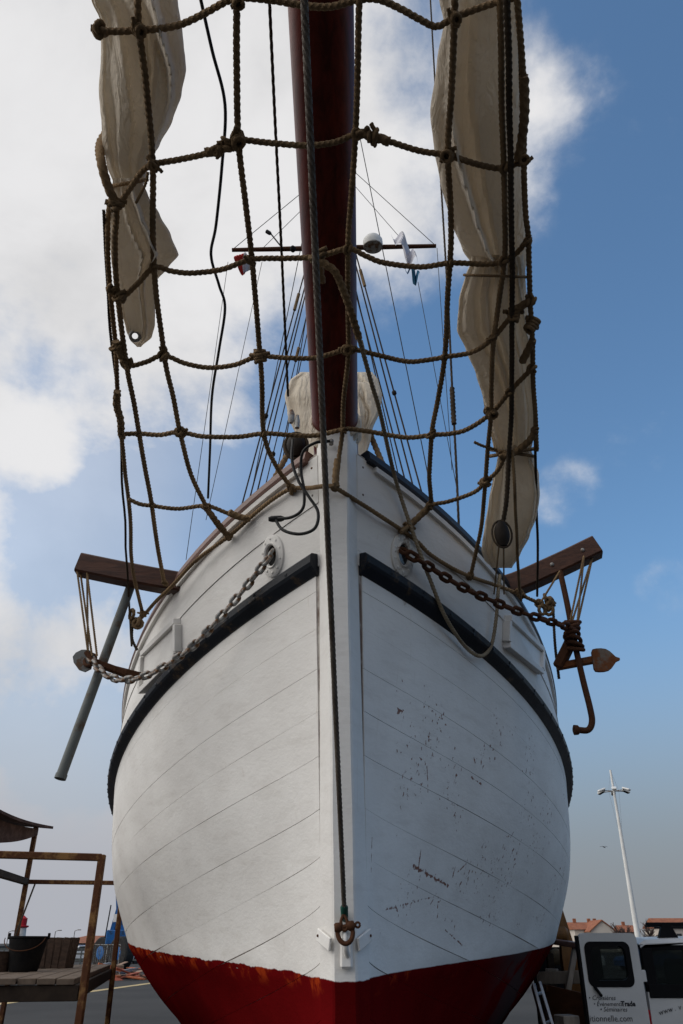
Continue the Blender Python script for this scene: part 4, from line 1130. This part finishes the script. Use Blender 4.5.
# ------------------------------------------------------------------ far left: lighthouse, warehouse, cars, lamps
M['rooftile'] = basic('orange_tiles', (.30, .12, .065), (.22, .085, .05), 1.5, .85)
M['wallcream'] = basic('cream_render', (.55, .50, .44), (.48, .43, .38), .6, .9)
M['wallwhite'] = basic('white_render', (.66, .64, .61), (.56, .54, .52), .6, .9)
M['lred'] = basic('lighthouse_red', (.42, .018, .03), None, 3, .6)
M['pane'] = basic('window_glass', (.03, .035, .04), (.05, .055, .06), 2, .15)
lc = gp(18, 260, 0)
def hz(py, Y): return at(341, py, Y).z
lh = thing('lighthouse', lc, 'small white lighthouse with red lantern top on the horizon', 'lighthouse')
Ht = hz(928, 260)
mb = MB(); mb.lathe([(1.75, 0), (1.6, 1.5), (1.30, Ht)], lc, Vector((0, 0, 1)), 20); mb.build('tower', M['wallwhite'], lh)
mb = MB(); mb.lathe([(1.3, Ht), (1.9, Ht + .3), (1.9, Ht + .6), (1.3, Ht + .7)], lc, Vector((0, 0, 1)), 20); mb.build('gallery', M['lred'], lh)
mb = MB(); mb.lathe([(1.15, Ht + .6), (1.15, hz(919, 260)), (1.25, hz(918.6, 260)), (.6, hz(917, 260)), (.1, hz(915.5, 260))], lc, Vector((0, 0, 1)), 16); mb.build('lantern', M['lred'], lh)
for k in range(2):
    mb = MB(); mb.box(lc + Vector((-.1, -1.55, Ht * (.35 + .3 * k))), (.5, .3, .8)); mb.build('window', M['pane'], lh, smooth=False)
wh = thing('warehouse', gp(85, 150, 0), 'long low warehouse with orange tiled roof on the left horizon', 'building')
x0, x1 = gp(50, 150, 0).x, gp(150, 150, 0).x; ze = hz(943, 150); zr = hz(935.3, 150)
mb = MB(); mb.box(((x0 + x1) / 2, 158, ze / 2), (x1 - x0 - 1.2, 15, ze)); mb.build('wall', M['wallwhite'], wh, smooth=False)
mb = MB(); xa = gp(71, 150, 0).x
P_ = [Vector((x0, 149.6, ze)), Vector((x1, 149.6, ze)), Vector((x1 - 4, 158, zr)), Vector((xa, 158, zr)), Vector((x0, 166.4, ze)), Vector((x1, 166.4, ze))]
mb.poly([P_[0], P_[1], P_[2], P_[3]]); mb.poly([P_[0], P_[3], P_[4]]); mb.poly([P_[4], P_[3], P_[2], P_[5]]); mb.poly([P_[1], P_[5], P_[2]]); mb.poly([P_[0] - Vector((0, 0, .05)), P_[4] - Vector((0, 0, .05)), P_[5] - Vector((0, 0, .05)), P_[1] - Vector((0, 0, .05))])
mb.build('roof', M['rooftile'], wh, smooth=False)
for k in range(7):
    mb = MB(); mb.box((x0 + 3 + k * 2.9, 150.45, ze * .55), (1.7, .12, ze * .55)); mb.build('window', M['pane'], wh, smooth=False)
def lamp_post(px, Y, ptop, label, arm):
    b = gp(px, Y, 0); h = hz(ptop, Y); root = thing('street_lamp', b, label, 'street lamp', 'lamp posts on the left horizon')
    mb = MB(); mb.tube([b, b + Vector((0, 0, h))], .06, 8); mb.build('pole', M['galv'], root)
    mb = MB(); mb.tube([b + Vector((0, 0, h)), b + Vector((arm * .5, 0, h + .15))], .04, 6); mb.box(b + Vector((arm * .8, 0, h + .15)), (.5, .25, .12), None, .03); mb.build('lamp_head', M['galv'], root, smooth=False)
lamp_post(52.5, 130, 931.5, 'lamp post over the left end of the warehouse roof', .8); lamp_post(72, 130, 931, 'lamp post above the ridge of the orange warehouse roof', .8); lamp_post(5.5, 130, 932, 'lamp post on the horizon left of the lighthouse', .8)
def car(px, Y, paint, label, L=4.0, ang=0.0, group='cars parked on the far quay'):
    b = gp(px, Y, 0); root = thing('parked_car', b, label, 'car', group); rot = Matrix.Rotation(ang, 3, 'Z')
    prof = [(-.5, .28), (-.5, .62), (-.44, .80), (-.26, .88), (-.14, 1.36), (.20, 1.42), (.38, .98), (.49, .86), (.5, .30)]
    mb = MB(); mb.grid([[b + rot @ Vector((x * L, y, z)) for x, z in prof] for y in (-.82, .82)], True, True); mb.build('body', paint, root, smooth=False)
    win = [(-.235, .92), (-.125, 1.30), (.19, 1.35), (.33, .98)]
    for y in (-.835, .835):
        mb = MB(); mb.poly([b + rot @ Vector((x * L, y, z)) for x, z in win]); mb.build('window', M['pane'], root, smooth=False)
    for x in (-.32, .31):
        for y in (-.75, .75):
            mb = MB(); mb.lathe([(.14, -.1), (.31, -.1), (.31, .1), (.14, .1)], b + rot @ Vector((x * L, y, .31)), rot @ Vector((0, 1, 0)), 14); mb.build('wheel', M['tyre'], root)
    return root
def paint(n, c): return basic('car_paint_' + n, c, tuple(x * .9 for x in c), 2, .25)
PW, PB_, PG, PK = paint('white', (.7, .7, .7)), paint('blue', (.03, .07, .2)), paint('grey', (.18, .19, .2)), paint('black', (.02, .02, .022))
car(66, 95, PG, 'grey car on the far quay under the left end of the warehouse', ang=.2)
car(76, 92, PB_, 'dark blue car on the far quay below the warehouse', ang=-.3)
car(84, 88, PW, 'white car on the far quay between the platform posts', ang=.4)
car(3, 100, PG, 'grey car on the far quay left of the black bucket', ang=.1)
car(137, 80, PW, 'white car half hidden behind the port bow', ang=1.2)
# low quay fence
fen = thing('quay_fence', gp(80, 75, 0), 'dark low fence running across the far quay on the left', 'fence')
for z in (.35, .8, 1.15):
    mb = MB(); mb.beam(gp(-15, 75, z), gp(140, 75, z), .06, .12, 0); mb.build('rail', M['pipe'], fen, smooth=False)
for k in range(17):
    q = gp(-15 + 155 * k / 16, 75, 0); mb = MB(); mb.beam(q, q + Vector((0, 0, 1.2)), .1, .1, 0); mb.build('post', M['pipe'], fen, smooth=False)

# ------------------------------------------------------------------ right: lamp mast, houses, trees
M['mastwhite'] = basic('mast_white', (.75, .75, .73), (.66, .66, .64), 1, .4)
ml = thing('light_mast', gp(640, 80, 0), 'tall white light mast with a ring of floodlights behind the van', 'light mast')
bx_ = gp(640, 80, 0); ztop = hz(770, 80); zc = hz(791, 80)
mb = MB(); mb.tube([bx_, bx_ + Vector((0, 0, ztop * .5)), bx_ + Vector((0, 0, ztop))], lambda t: .27 - .17 * t, 16); mb.build('pole', M['mastwhite'], ml)
for k in range(6):
    q = 2 * math.pi * k / 6 + .25; d = Vector((math.cos(q), math.sin(q), 0)); c = bx_ + Vector((0, 0, zc))
    mb = MB(); mb.tube([c, c + d * 1.1], .04, 6); mb.build('bracket', M['galv'], ml)
    mb = MB(); mb.box(c + d * 1.35 + Vector((0, 0, .05)), (.75, .45, .18), Matrix.Rotation(q, 3, 'Z') @ Matrix.Rotation(.35, 3, 'Y'), .05); fl_ = mb.build('floodlight', M['mastwhite'], ml, smooth=False)
    mb = MB(); mb.box(c + d * 1.35 + Vector((0, 0, -.06)), (.6, .36, .04), Matrix.Rotation(q, 3, 'Z') @ Matrix.Rotation(.35, 3, 'Y')); mb.build('lens', M['dark'], fl_, smooth=False)
for s in (-1, 1):
    mb = MB(); mb.tube([bx_ + Vector((0, 0, ztop)), bx_ + Vector((s * .5, 0, zc)), bx_ + Vector((s * .2, 0, zc - 3.4))], .008, 5); mb.build('guy', M['galv'], ml)
def house(px0, px1, Y, y_eave, y_ridge, label, depth=9, wall='wallcream', gable=None, chim=(), nwin=3):
    a = gp(px0, Y, 0); b = gp(px1, Y, 0); ze = hz(y_eave, Y); zr = hz(y_ridge, Y)
    root = thing('house', (a + b) / 2, label, 'house', 'houses on the right horizon')
    w = b.x - a.x; cx = (a.x + b.x) / 2
    mb = MB()
    if gable:   # gable end faces the camera
        lp = [Vector((a.x, 0, 0)), Vector((b.x, 0, 0)), Vector((b.x, 0, ze)), Vector((cx, 0, zr)), Vector((a.x, 0, ze))]
        mb.grid([[p + Vector((0, y, 0)) for p in lp] for y in (Y, Y + depth)], True, True); mb.build('wall', M[wall], root, smooth=False)
        for (p, q) in ((lp[4], lp[3]), (lp[3], lp[2])):
            d = (q - p).normalized(); o = (p - d * .4 if p is lp[4] else p), (q if q is lp[3] else q + d * .4)
            mb = MB(); up_ = Vector((0, 0, .06)); mb.grid([[o[0] + Vector((0, y, 0)) + up_, o[1] + Vector((0, y, 0)) + up_, o[1] + Vector((0, y, .2)) + up_, o[0] + Vector((0, y, .2)) + up_] for y in (Y - .3, Y + depth + .3)], True, True); rf = mb.build('roof', M['rooftile'], root, smooth=False)
    else:
        mb.box((cx, Y + depth / 2, ze / 2), (w, depth, ze)); mb.build('wall', M[wall], root, smooth=False)
        lp = [Vector((0, Y - .5, ze)), Vector((0, Y + depth / 2, zr)), Vector((0, Y + depth + .5, ze))]
        mb = MB(); mb.grid([[p + Vector((x, 0, 0)) for p in lp] for x in (a.x - .3, b.x + .3)], True, True); rf = mb.build('roof', M['rooftile'], root, smooth=False)
        for k in range(nwin):
            mb = MB(); mb.box((a.x + w * (k + .5) / nwin, Y - .02, ze * .62), (w / nwin * .4, .15, ze * .3)); mb.build('window', M['pane'], root, smooth=False)
    for x in chim:
        c = gp(x, Y, 0); mb = MB(); mb.box((c.x, Y + depth * .5, zr + .1), (.6, .6, 1.2)); mb.build('chimney', M['rooftile'], rf, smooth=False)
house(577, 606, 180, 929.5, 921.8, 'house with orange roof and three chimneys behind the open van door', chim=(584, 599, 605))
house(593.5, 618, 176, 931, 921, 'cream gable-ended house beside the three-chimney house', wall='wallcream', gable=True)
house(614, 626, 200, 933, 928.5, 'low orange-roofed house between the gable house and the bare trees', nwin=2)
house(628, 642, 190, 932, 924.8, 'brown-walled house left of the light mast foot', wall='wallcream', nwin=2, chim=(634,))
house(664, 700, 170, 928, 917.5, 'orange-roofed house cut by the right edge of the picture', nwin=3)
house(560, 577, 220, 936, 930, 'far low house with orange roof beside the starboard bow', nwin=2)
M['bark'] = basic('bark', (.08, .06, .05), None, 5, .9)
M['twig'] = basic('twigs', (.10, .065, .055), (.07, .05, .045), 2, .9)
def bare_tree(px, Y, ptop, label, seed):
    rnd = random.Random(seed); b = gp(px, Y, 0); H = hz(ptop, Y); root = thing('bare_tree', b, label, 'tree', 'bare trees on the right horizon')
    tr = MB(); tr.tube([b, b + Vector((.1, 0, H * .3)), b + Vector((0, .1, H * .6))], lambda t: .22 - .12 * t, 8); tr.build('trunk', M['bark'], root)
    mb = MB()
    for i in range(26):
        z0 = H * rnd.uniform(.28, .62); q = rnd.uniform(0, 6.28); l = H * rnd.uniform(.2, .42); el = rnd.uniform(.3, 1.2)
        d = Vector((math.cos(q) * math.cos(el), math.sin(q) * math.cos(el), math.sin(el))); p0 = b + Vector((0, 0, z0)); p1 = p0 + d * l
        if p1.z > H: p1.z = H - rnd.uniform(0, .3)
        mb.tube([p0, (p0 + p1) / 2 + Vector((0, 0, -.1)), p1], lambda t: .07 - .05 * t, 5)
        for j in range(9):
            s0 = p0.lerp(p1, rnd.uniform(.4, 1)); dd = (d + Vector((rnd.uniform(-1, 1), rnd.uniform(-1, 1), rnd.uniform(-.3, .9))) * .8).normalized() * H * rnd.uniform(.08, .17)
            mb.tube([s0, s0 + dd], .028, 4)
    mb.build('crown', M['twig'], root)
bare_tree(622, 150, 921.5, 'bare tree standing left of the light mast behind the van', 1); bare_tree(629, 160, 923.5, 'smaller bare tree between the van door and the light mast', 2); bare_tree(652, 165, 921, 'bare tree right of the light mast above the van roof', 3)
car(571, 60, PW, 'white car beyond the starboard bow behind the timber', ang=.3, group='cars parked beyond the starboard bow'); car(645, 60, PB_, 'dark blue car glimpsed between van door and van body', ang=.2, group='cars parked beyond the starboard bow')
# gull
gl = thing('gull', at(604, 847, 60), 'small dark gull flying right of the bow', 'bird'); c = at(604, 847, 60)
M['gull'] = basic('gull_grey', (.16, .16, .17), None, 8, .8)
mb = MB(); mb.lathe([(.01, -.13), (.035, -.06), (.045, .0), (.03, .07), (.02, .11), (.005, .15)], c, Vector((.75, .3, -.3)), 10); mb.build('body', M['gull'], gl)
for s in (-1, 1):
    mb = MB(); w0 = Vector((.3 * s, .75 * s * .6, .12)); rows = []
    for k in range(7):
        t = k / 6; o = c + Vector((s * .28 * t, .1 * t, .08 * math.sin(math.pi * t * .75) - .05 * t)); ch_ = .05 * (1 - t * .85); th_ = .012
        rows.append([o + Vector((0, -ch_, 0)), o + Vector((0, 0, th_)), o + Vector((0, ch_, 0)), o - Vector((0, 0, th_))])
    mb.grid(rows, True, True); mb.build('wing', M['gull'], gl)

# ------------------------------------------------------------------ the van
YV = 7.8
M['vanwhite'] = basic('van_paint', (.56, .56, .55), (.49, .49, .48), 2, .3)
M['vanblack'] = basic('van_black_trim', (.008, .008, .009), None, 8, .5, spec=.06)
M['vanglass'] = glass_material('van_glass', (.012, .016, .016), .5)
M['ink'] = basic('dark_lettering', (.03, .03, .035), None, 20, .6)
VX = gp(641, YV, 0).x; VR = hz(941.5, YV); VW = 1.65; VL = 4.0
van = thing('white_van', (VX + VL / 2, YV + VW / 2, 0), 'white van with roof rack, lettering and its rear door swung open', 'van')
def vb(name, c, s, mat, bev=.01, parent=None, rot=None):
    mb = MB(); mb.box(c, s, rot, bev); return mb.build(name, M[mat], parent or van, smooth=False)
zb, zw0, zw1 = .34, hz(992, YV), hz(944.5, YV)
# lower body as a shaped shell
prof = [(0, zb), (-.02, .55), (.0, zw0), (VL - 1.15, zw0), (VL - .15, zw0 - .12), (VL, .72), (VL, zb)]
mb = MB(); mb.grid([[Vector((VX + x, YV + y, z)) for x, z in prof] for y in (0, VW)], True, True); mb.build('lower_body', M['vanwhite'], van, smooth=False)
rp = [(0.0, zw1 - .004), (.0, VR - .02), (.06, VR + .015), (.6, VR + .03), (VL - 1.9, VR + .02), (VL - 1.75, zw1 - .004)]
mb = MB(); rows = []
for y, dz in ((0, -.03), (.03, .0), (.12, .01), (VW / 2, .018), (VW - .12, .0), (VW - .03, -.02), (VW, -.05)):
    rows.append([Vector((VX + x, YV + y, z + (dz if 0 < i < 5 else 0))) for i, (x, z) in enumerate(rp)])
mb.grid(rows, True, True); mb.build('roof', M['vanwhite'], van, smooth=False)
for y in (YV + .03, YV + VW - .03):
    for x0_, x1_ in ((.0, .10), (.98, 1.12), (VL - 2.0, VL - 1.9)):
        vb('pillar', (VX + (x0_ + x1_) / 2, y, (zw0 + zw1) / 2), (x1_ - x0_, .05, zw1 - zw0), 'vanblack', .004)
    for x0_, x1_ in ((.10, .98), (1.12, VL - 2.0)):
        w_ = vb('window', (VX + (x0_ + x1_) / 2, y, (zw0 + zw1) / 2), (x1_ - x0_ - .002, .012, zw1 - zw0 - .002), 'vanglass', 0)
        for q in (zw0 + .022, zw1 - .022): vb('frame_bar', (VX + (x0_ + x1_) / 2, y - .001, q), (x1_ - x0_ - .004, .03, .044), 'vanblack', .004, w_)
vb('belt_trim', (VX + 1.0, YV - .004, zw0 + .006), (1.98, .012, .10), 'vanblack', .003)
vb('seat_back', (VX + .75, YV + .8, zw0 - .02), (.14, 1.3, .5), 'vanblack', .04)
vb('cargo_floor', (VX + 1.1, YV + VW / 2, zb + .2), (2.0, VW - .1, .05), 'vanblack', .004)
ws_ = MB(); ws_.poly([Vector((VX + VL - 1.75, YV + .08, zw1)), Vector((VX + VL - 1.75, YV + VW - .08, zw1)), Vector((VX + VL - 1.12, YV + VW - .06, zw0)), Vector((VX + VL - 1.12, YV + .06, zw0))]); ws_.build('windscreen', M['vanglass'], van, smooth=False)
vb('bumper', (VX - .05, YV + VW / 2, .46), (.12, VW, .22), 'vanblack', .03); vb('bumper', (VX + VL + .02, YV + VW / 2, .46), (.14, VW, .26), 'vanblack', .03)
vb('tail_light', (VX - .012, YV + .06, .95), (.03, .10, .30), 'lred', .01); vb('tail_light', (VX - .012, YV + VW - .06, .95), (.03, .10, .30), 'lred', .01)
for s_ in (.75, VL - .8):
    for y in (YV + .06, YV + VW - .06):
        c = Vector((VX + s_, y, .32)); mb = MB(); mb.lathe([(.19, -.1), (.32, -.1), (.32, .1), (.19, .1)], c, Vector((0, 1, 0)), 22); w_ = mb.build('wheel', M['tyre'], van)
        mb = MB(); mb.lathe([(.185, -.09), (.10, -.07), (.03, -.1)], c, Vector((0, 1 if y < YV + .5 else -1, 0)), 18); mb.build('rim', M['galv'], w_)
zr_ = hz(924, YV)
rk = vb('rack_bar', (VX + 1.1, YV + .12, zr_), (1.95, .035, .03), 'vanblack', .006)
vb('rack_bar', (VX + 1.4, YV + VW - .12, zr_), (1.4, .035, .03), 'vanblack', .006)
for x in (.30, 1.05, 1.85):
    vb('rack_crossbar', (VX + x + .35, YV + VW / 2, zr_ + .012), (.05, VW - .1, .028), 'vanblack', .005)
    for y in (YV + .12, YV + VW - .12):
        if y > YV + 1: continue
        mb = MB(); mb.grid([[Vector((VX + x + dx, y + dy, VR + .0)) for dx, dy in ((-.10, -.03), (.10, -.03), (.10, .03), (-.10, .03))], [Vector((VX + x + dx, y + dy, zr_ + .005)) for dx, dy in ((-.035, -.02), (.035, -.02), (.035, .02), (-.035, .02))]], True, True); mb.build('rack_foot', M['vanblack'], van, smooth=False)
# swung-out rear door, in line with the side
DX1 = VX - .035; DX0 = gp(579.5, YV, 0).x; DT = hz(933, YV); DB = .42
def dquad(name, x0_, x1_, z0_, z1_, mat, y0_=-.03, y1_=.03, bev=.006, parent=None): return vb(name, ((x0_ + x1_) / 2, YV + (y0_ + y1_) / 2, (z0_ + z1_) / 2), (x1_ - x0_, y1_ - y0_, z1_ - z0_), mat, bev, parent)
wz0, wz1 = hz(987, YV), hz(941.5, YV); wx0, wx1 = DX0 + .035, DX1 - .075
def rrect(x0_, x1_, z0_, z1_, r, n=6):
    out = []
    for cx_, cz_, a0 in ((x1_ - r, z1_ - r, 0), (x0_ + r, z1_ - r, 90), (x0_ + r, z0_ + r, 180), (x1_ - r, z0_ + r, 270)):
        for k in range(n + 1):
            q = R(a0 + 90 * k / n); out.append((cx_ + r * math.cos(q), cz_ + r * math.sin(q)))
    return out
def plate_with_hole(name, outer, inner, y0_, y1_, mat, parent):
    mb = MB(); L_ = []
    for (pts, y) in ((outer, y0_), (outer, y1_), (inner, y1_), (inner, y0_), (outer, y0_)): L_.append([Vector((x, y, z)) for x, z in pts])
    mb.grid(L_, True, False); bmesh.ops.remove_doubles(mb.bm, verts=mb.bm.verts[:], dist=1e-5); return mb.build(name, M[mat], parent, smooth=False)
outer = rrect(DX0, DX1, DB, DT, .05); hole = rrect(wx0 + .01, wx1 - .01, wz0 + .01, wz1 - .01, .05)
door = plate_with_hole('rear_door', outer, hole, YV - .03, YV + .03, 'vanwhite', van); tag(door, 'open white rear door with lettering below its window')
plate_with_hole('window_frame', rrect(wx0, wx1, wz0, wz1, .055), rrect(wx0 + .05, wx1 - .045, wz0 + .05, wz1 - .035, .05), YV - .036, YV + .02, 'vanblack', door)
mb = MB(); mb.poly([Vector((x, YV - .012, z)) for x, z in rrect(wx0 + .045, wx1 - .04, wz0 + .045, wz1 - .03, .05)]); mb.build('window_pane', M['vanglass'], door, smooth=False)
mb = MB(); mb.beam(Vector((DX0 - .012, YV + .01, DB + .05)), Vector((DX0 - .012, YV + .01, DT - .02)), .06, .022, .004, Vector((1, 0, 0))); mb.build('door_seal', M['vanblack'], door, smooth=False)
mb = MB(); mb.beam(at(594, 986, YV - .05), at(602, 996.5, YV - .05), .022, .03, .006, Vector((0, 1, 0))); mb.build('wiper', M['vanblack'], door, smooth=False)
for z in (.75, 1.35):
    mb = MB(); mb.box((DX1 + .015, YV + .0, z), (.05, .035, .09), None, .006); mb.build('hinge', M['vanwhite'], door, smooth=False)
def text(body, px, py, size, parent, Y, shear=.0, bold=0.0, name='lettering'):
    cu = bpy.data.curves.new('t', 'FONT'); cu.body = body; cu.size = size; cu.shear = shear; cu.offset = bold; cu.resolution_u = 2
    to = bpy.data.objects.new('t', cu); COL.objects.link(to); bpy.context.view_layer.update()
    me = bpy.data.meshes.new_from_object(to.evaluated_get(bpy.context.evaluated_depsgraph_get())); bpy.data.objects.remove(to)
    p0 = at(px, py, Y)
    for v in me.vertices: v.co = Vector((p0.x + v.co.x, Y, p0.z + v.co.y))
    me.materials.clear(); me.materials.append(M['ink']); o = link(name, me); adopt(o, parent) if parent.name in ORIG else None
    if parent.name not in ORIG:
        o.parent = parent; o.matrix_parent_inverse = (Matrix.Translation(Vector((VX + VL / 2, YV + VW / 2, 0))).inverted())
    return o
YT = YV - .0335
def dtext(b, px, py, size, shear=0., bold=0.):
    return text(b, px, py, size, van, YT, shear, bold)
dtext('• Croisières', 588.5, 1000, .048, .25); dtext('• Événements', 593.5, 1006, .045, .25); dtext('Trade', 621.5, 1006, .050, 0, .002); dtext('• Séminaires', 600, 1011.5, .047, .25)
dtext('itionnelle.com', 590, 1021.5, .064)
# arched web address on the side
for k, chh in enumerate('www.voiletraditionnelle'):
    cu = bpy.data.curves.new('t', 'FONT'); cu.body = chh; cu.size = .056; cu.align_x = 'CENTER'; cu.resolution_u = 2; cu.shear = .15
    to = bpy.data.objects.new('t', cu); COL.objects.link(to); bpy.context.view_layer.update()
    me = bpy.data.meshes.new_from_object(to.evaluated_get(bpy.context.evaluated_depsgraph_get())); bpy.data.objects.remove(to)
    x_ = (k - 7) / 7.0; px_, pz_ = VX + .085 + k * .041, hz(1016, YV) + .055 * math.cos(max(-1.6, min(1.6, x_ * 1.4)))
    t_ = -.28 * max(-1, min(1, x_))
    if k > 13: pz_ = hz(1016, YV) + .009; t_ = 0
    for v in me.vertices: v.co = Vector((px_ + v.co.x * math.cos(t_) - v.co.y * math.sin(t_), YV - .004, pz_ + v.co.x * math.sin(t_) + v.co.y * math.cos(t_)))
    me.materials.clear(); me.materials.append(M['ink']); adopt(link('letter', me), van)

# ------------------------------------------------------------------ timber and gear between hull and van
M['ply'] = wood_material('plywood_brown', (.17, .075, .035), (.12, .052, .026), .7, 3, (1, 1, 6))
M['palewood'] = wood_material('pale_timber', (.36, .32, .28), (.26, .23, .20), .8, 4, (6, 6, 1))
M['ochre'] = wood_material('ochre_timber', (.20, .095, .03), (.13, .06, .02), .6, 4, (6, 6, 1))
pr = thing('hull_shore', gp(563, 9.6, 0), 'curved ochre timber shore propping the starboard bow', 'timber prop')
mb = MB(); rows = []
for k in range(13):
    t = k / 12; c = gp(566.5, 9.6, 0).lerp(at(560.5, 908, 9.6), t) + Vector((-.03 + .06 * math.sin(math.pi * t * .9), 0, 0)); w_ = .085 - .06 * max(0, t - .75) * 4
    rows.append([c + Vector((x * w_, y * w_, 0)) for x, y in ((-1, -.7), (1, -.7), (1, .7), (-1, .7))])
mb.grid(rows, True, True); mb.build('post', M['ochre'], pr, smooth=False)
mb = MB(); mb.lathe([(.05, -.12), (.075, -.10), (.075, .06), (.05, .09)], at(559.5, 934, 9.5), Vector((1, 0, 0)), 12); mb.build('peg', M['ochre'], pr)
tr = thing('timber_rack', gp(566, 9.3, 0), 'dark open rack with pale posts between hull and van door', 'rack')
mb = MB(); mb.beam(at(553, 941.5, 9.3), at(580, 945.5, 8.9), .09, .05, .006); mb.build('top_rail', M['rail_brown'], tr, smooth=False)
mb = MB(); mb.beam(at(575.5, 946, 9.0), at(568, 990, 9.0), .05, .07, .005, Vector((0, 1, 0))); mb.build('leaning_post', M['palewood'], tr, smooth=False)
mb = MB(); mb.beam(at(538, 978, 9.4), at(582, 977, 9.0), .05, .115, .005); mb.build('cross_board', M['palewood'], tr, smooth=False)
mb = MB(); mb.beam(at(546, 971, 9.55), at(558, 971.5, 9.5), .08, .05, .005); mb.build('shelf_board', M['palewood'], tr, smooth=False)
bk_ = MB(); a = at(552, 945, 10.2); b = at(582, 945, 10.0); bk_.box(((a.x + b.x) / 2, 10.2, 1.0), (b.x - a.x + .5, .05, 1.12), None, .004); bk_.build('shade_panel', M['dark'], tr, smooth=False)  # black sheet standing in for the shaded inside of the rack
for x in (549, 579):
    q = gp(x, 9.6, 0); mb = MB(); mb.beam(q, q + Vector((0, 0, 1.5)), .07, .07, .005); mb.build('upright', M['fascia'], tr, smooth=False)
mb = MB(); c = at(556, 957, 9.9); mb.lathe([(.02, -.10), (.075, -.06), (.085, .02), (.05, .09), (.02, .11)], c, Vector((1, .1, .2)), 12); tag(mb.build('rope_bundle', M['rope']), 'brown bundle lying inside the dark timber rack', 'bundle')
ps = thing('plywood_sheet', gp(560, 8.6, 0), 'brown plywood sheet leaning between the hull and the van door', 'board')
P4 = [at(539, 983, 9.0), at(585, 993.5, 8.3), Vector((at(588, 993, 8.1).x, 8.1, 0)), Vector((at(552, 983, 8.7).x, 8.7, 0))]
nrm = (P4[1] - P4[0]).cross(P4[2] - P4[0]).normalized()
mb = MB(); mb.grid([[p - nrm * .012 for p in P4], [p + nrm * .012 for p in P4]], True, True); mb.build('sheet', M['ply'], ps, smooth=False)
mb = MB(); mb.lathe([(.03, 0), (.03, .02), (.01, .03)], at(548, 988.5, 8.86), Vector((0, -1, 0)), 10); mb.build('bolt', M['rust'], ps)
ld = thing('ladder', gp(545, 8.3, 0), 'aluminium ladder leaning at the foot of the starboard bow', 'ladder')
M['alu'] = basic('aluminium', (.5, .5, .5), (.4, .4, .4), 6, .4, .6)
r0a, r0b = at(533, 985, 8.3), at(548, 1040, 8.0); r1a, r1b = at(539, 983, 8.5), at(556, 1040, 8.2)
for a, b in ((r0a, r0b), (r1a, r1b)):
    b2_ = b + (b - a) * ((b.z) / (a.z - b.z)); mb = MB(); mb.beam(a, b2_, .03, .065, .004); mb.build('rail', M['alu'], ld, smooth=False)
    if a is r0a: e0_ = b2_
    else: e1_ = b2_
for k in range(6):
    t = (k + .35) / 6; mb = MB(); mb.tube([r0a.lerp(e0_, t), r1a.lerp(e1_, t)], .014, 8); mb.build('rung', M['alu'], ld)
wb_ = thing('wooden_block', gp(567, 8.0, 0), 'pale timber block on a stack in front of the plywood sheet', 'block')
c = at(567, 1021, 8.05)
mb = MB(); mb.box(c, (.15, .2, .09), Matrix.Rotation(.2, 3, 'Z'), .008); mb.build('top_block', M['palewood'], wb_, smooth=False)
for k in range(5):
    z = (c.z - .05) * (k + .5) / 5; mb = MB(); mb.box((c.x, c.y, z), (.17 + .03 * (k % 2), .24, (c.z - .05) / 5 - .004), Matrix.Rotation(.1 * k, 3, 'Z'), .006); mb.build('timber', M['fascia'], wb_, smooth=False)
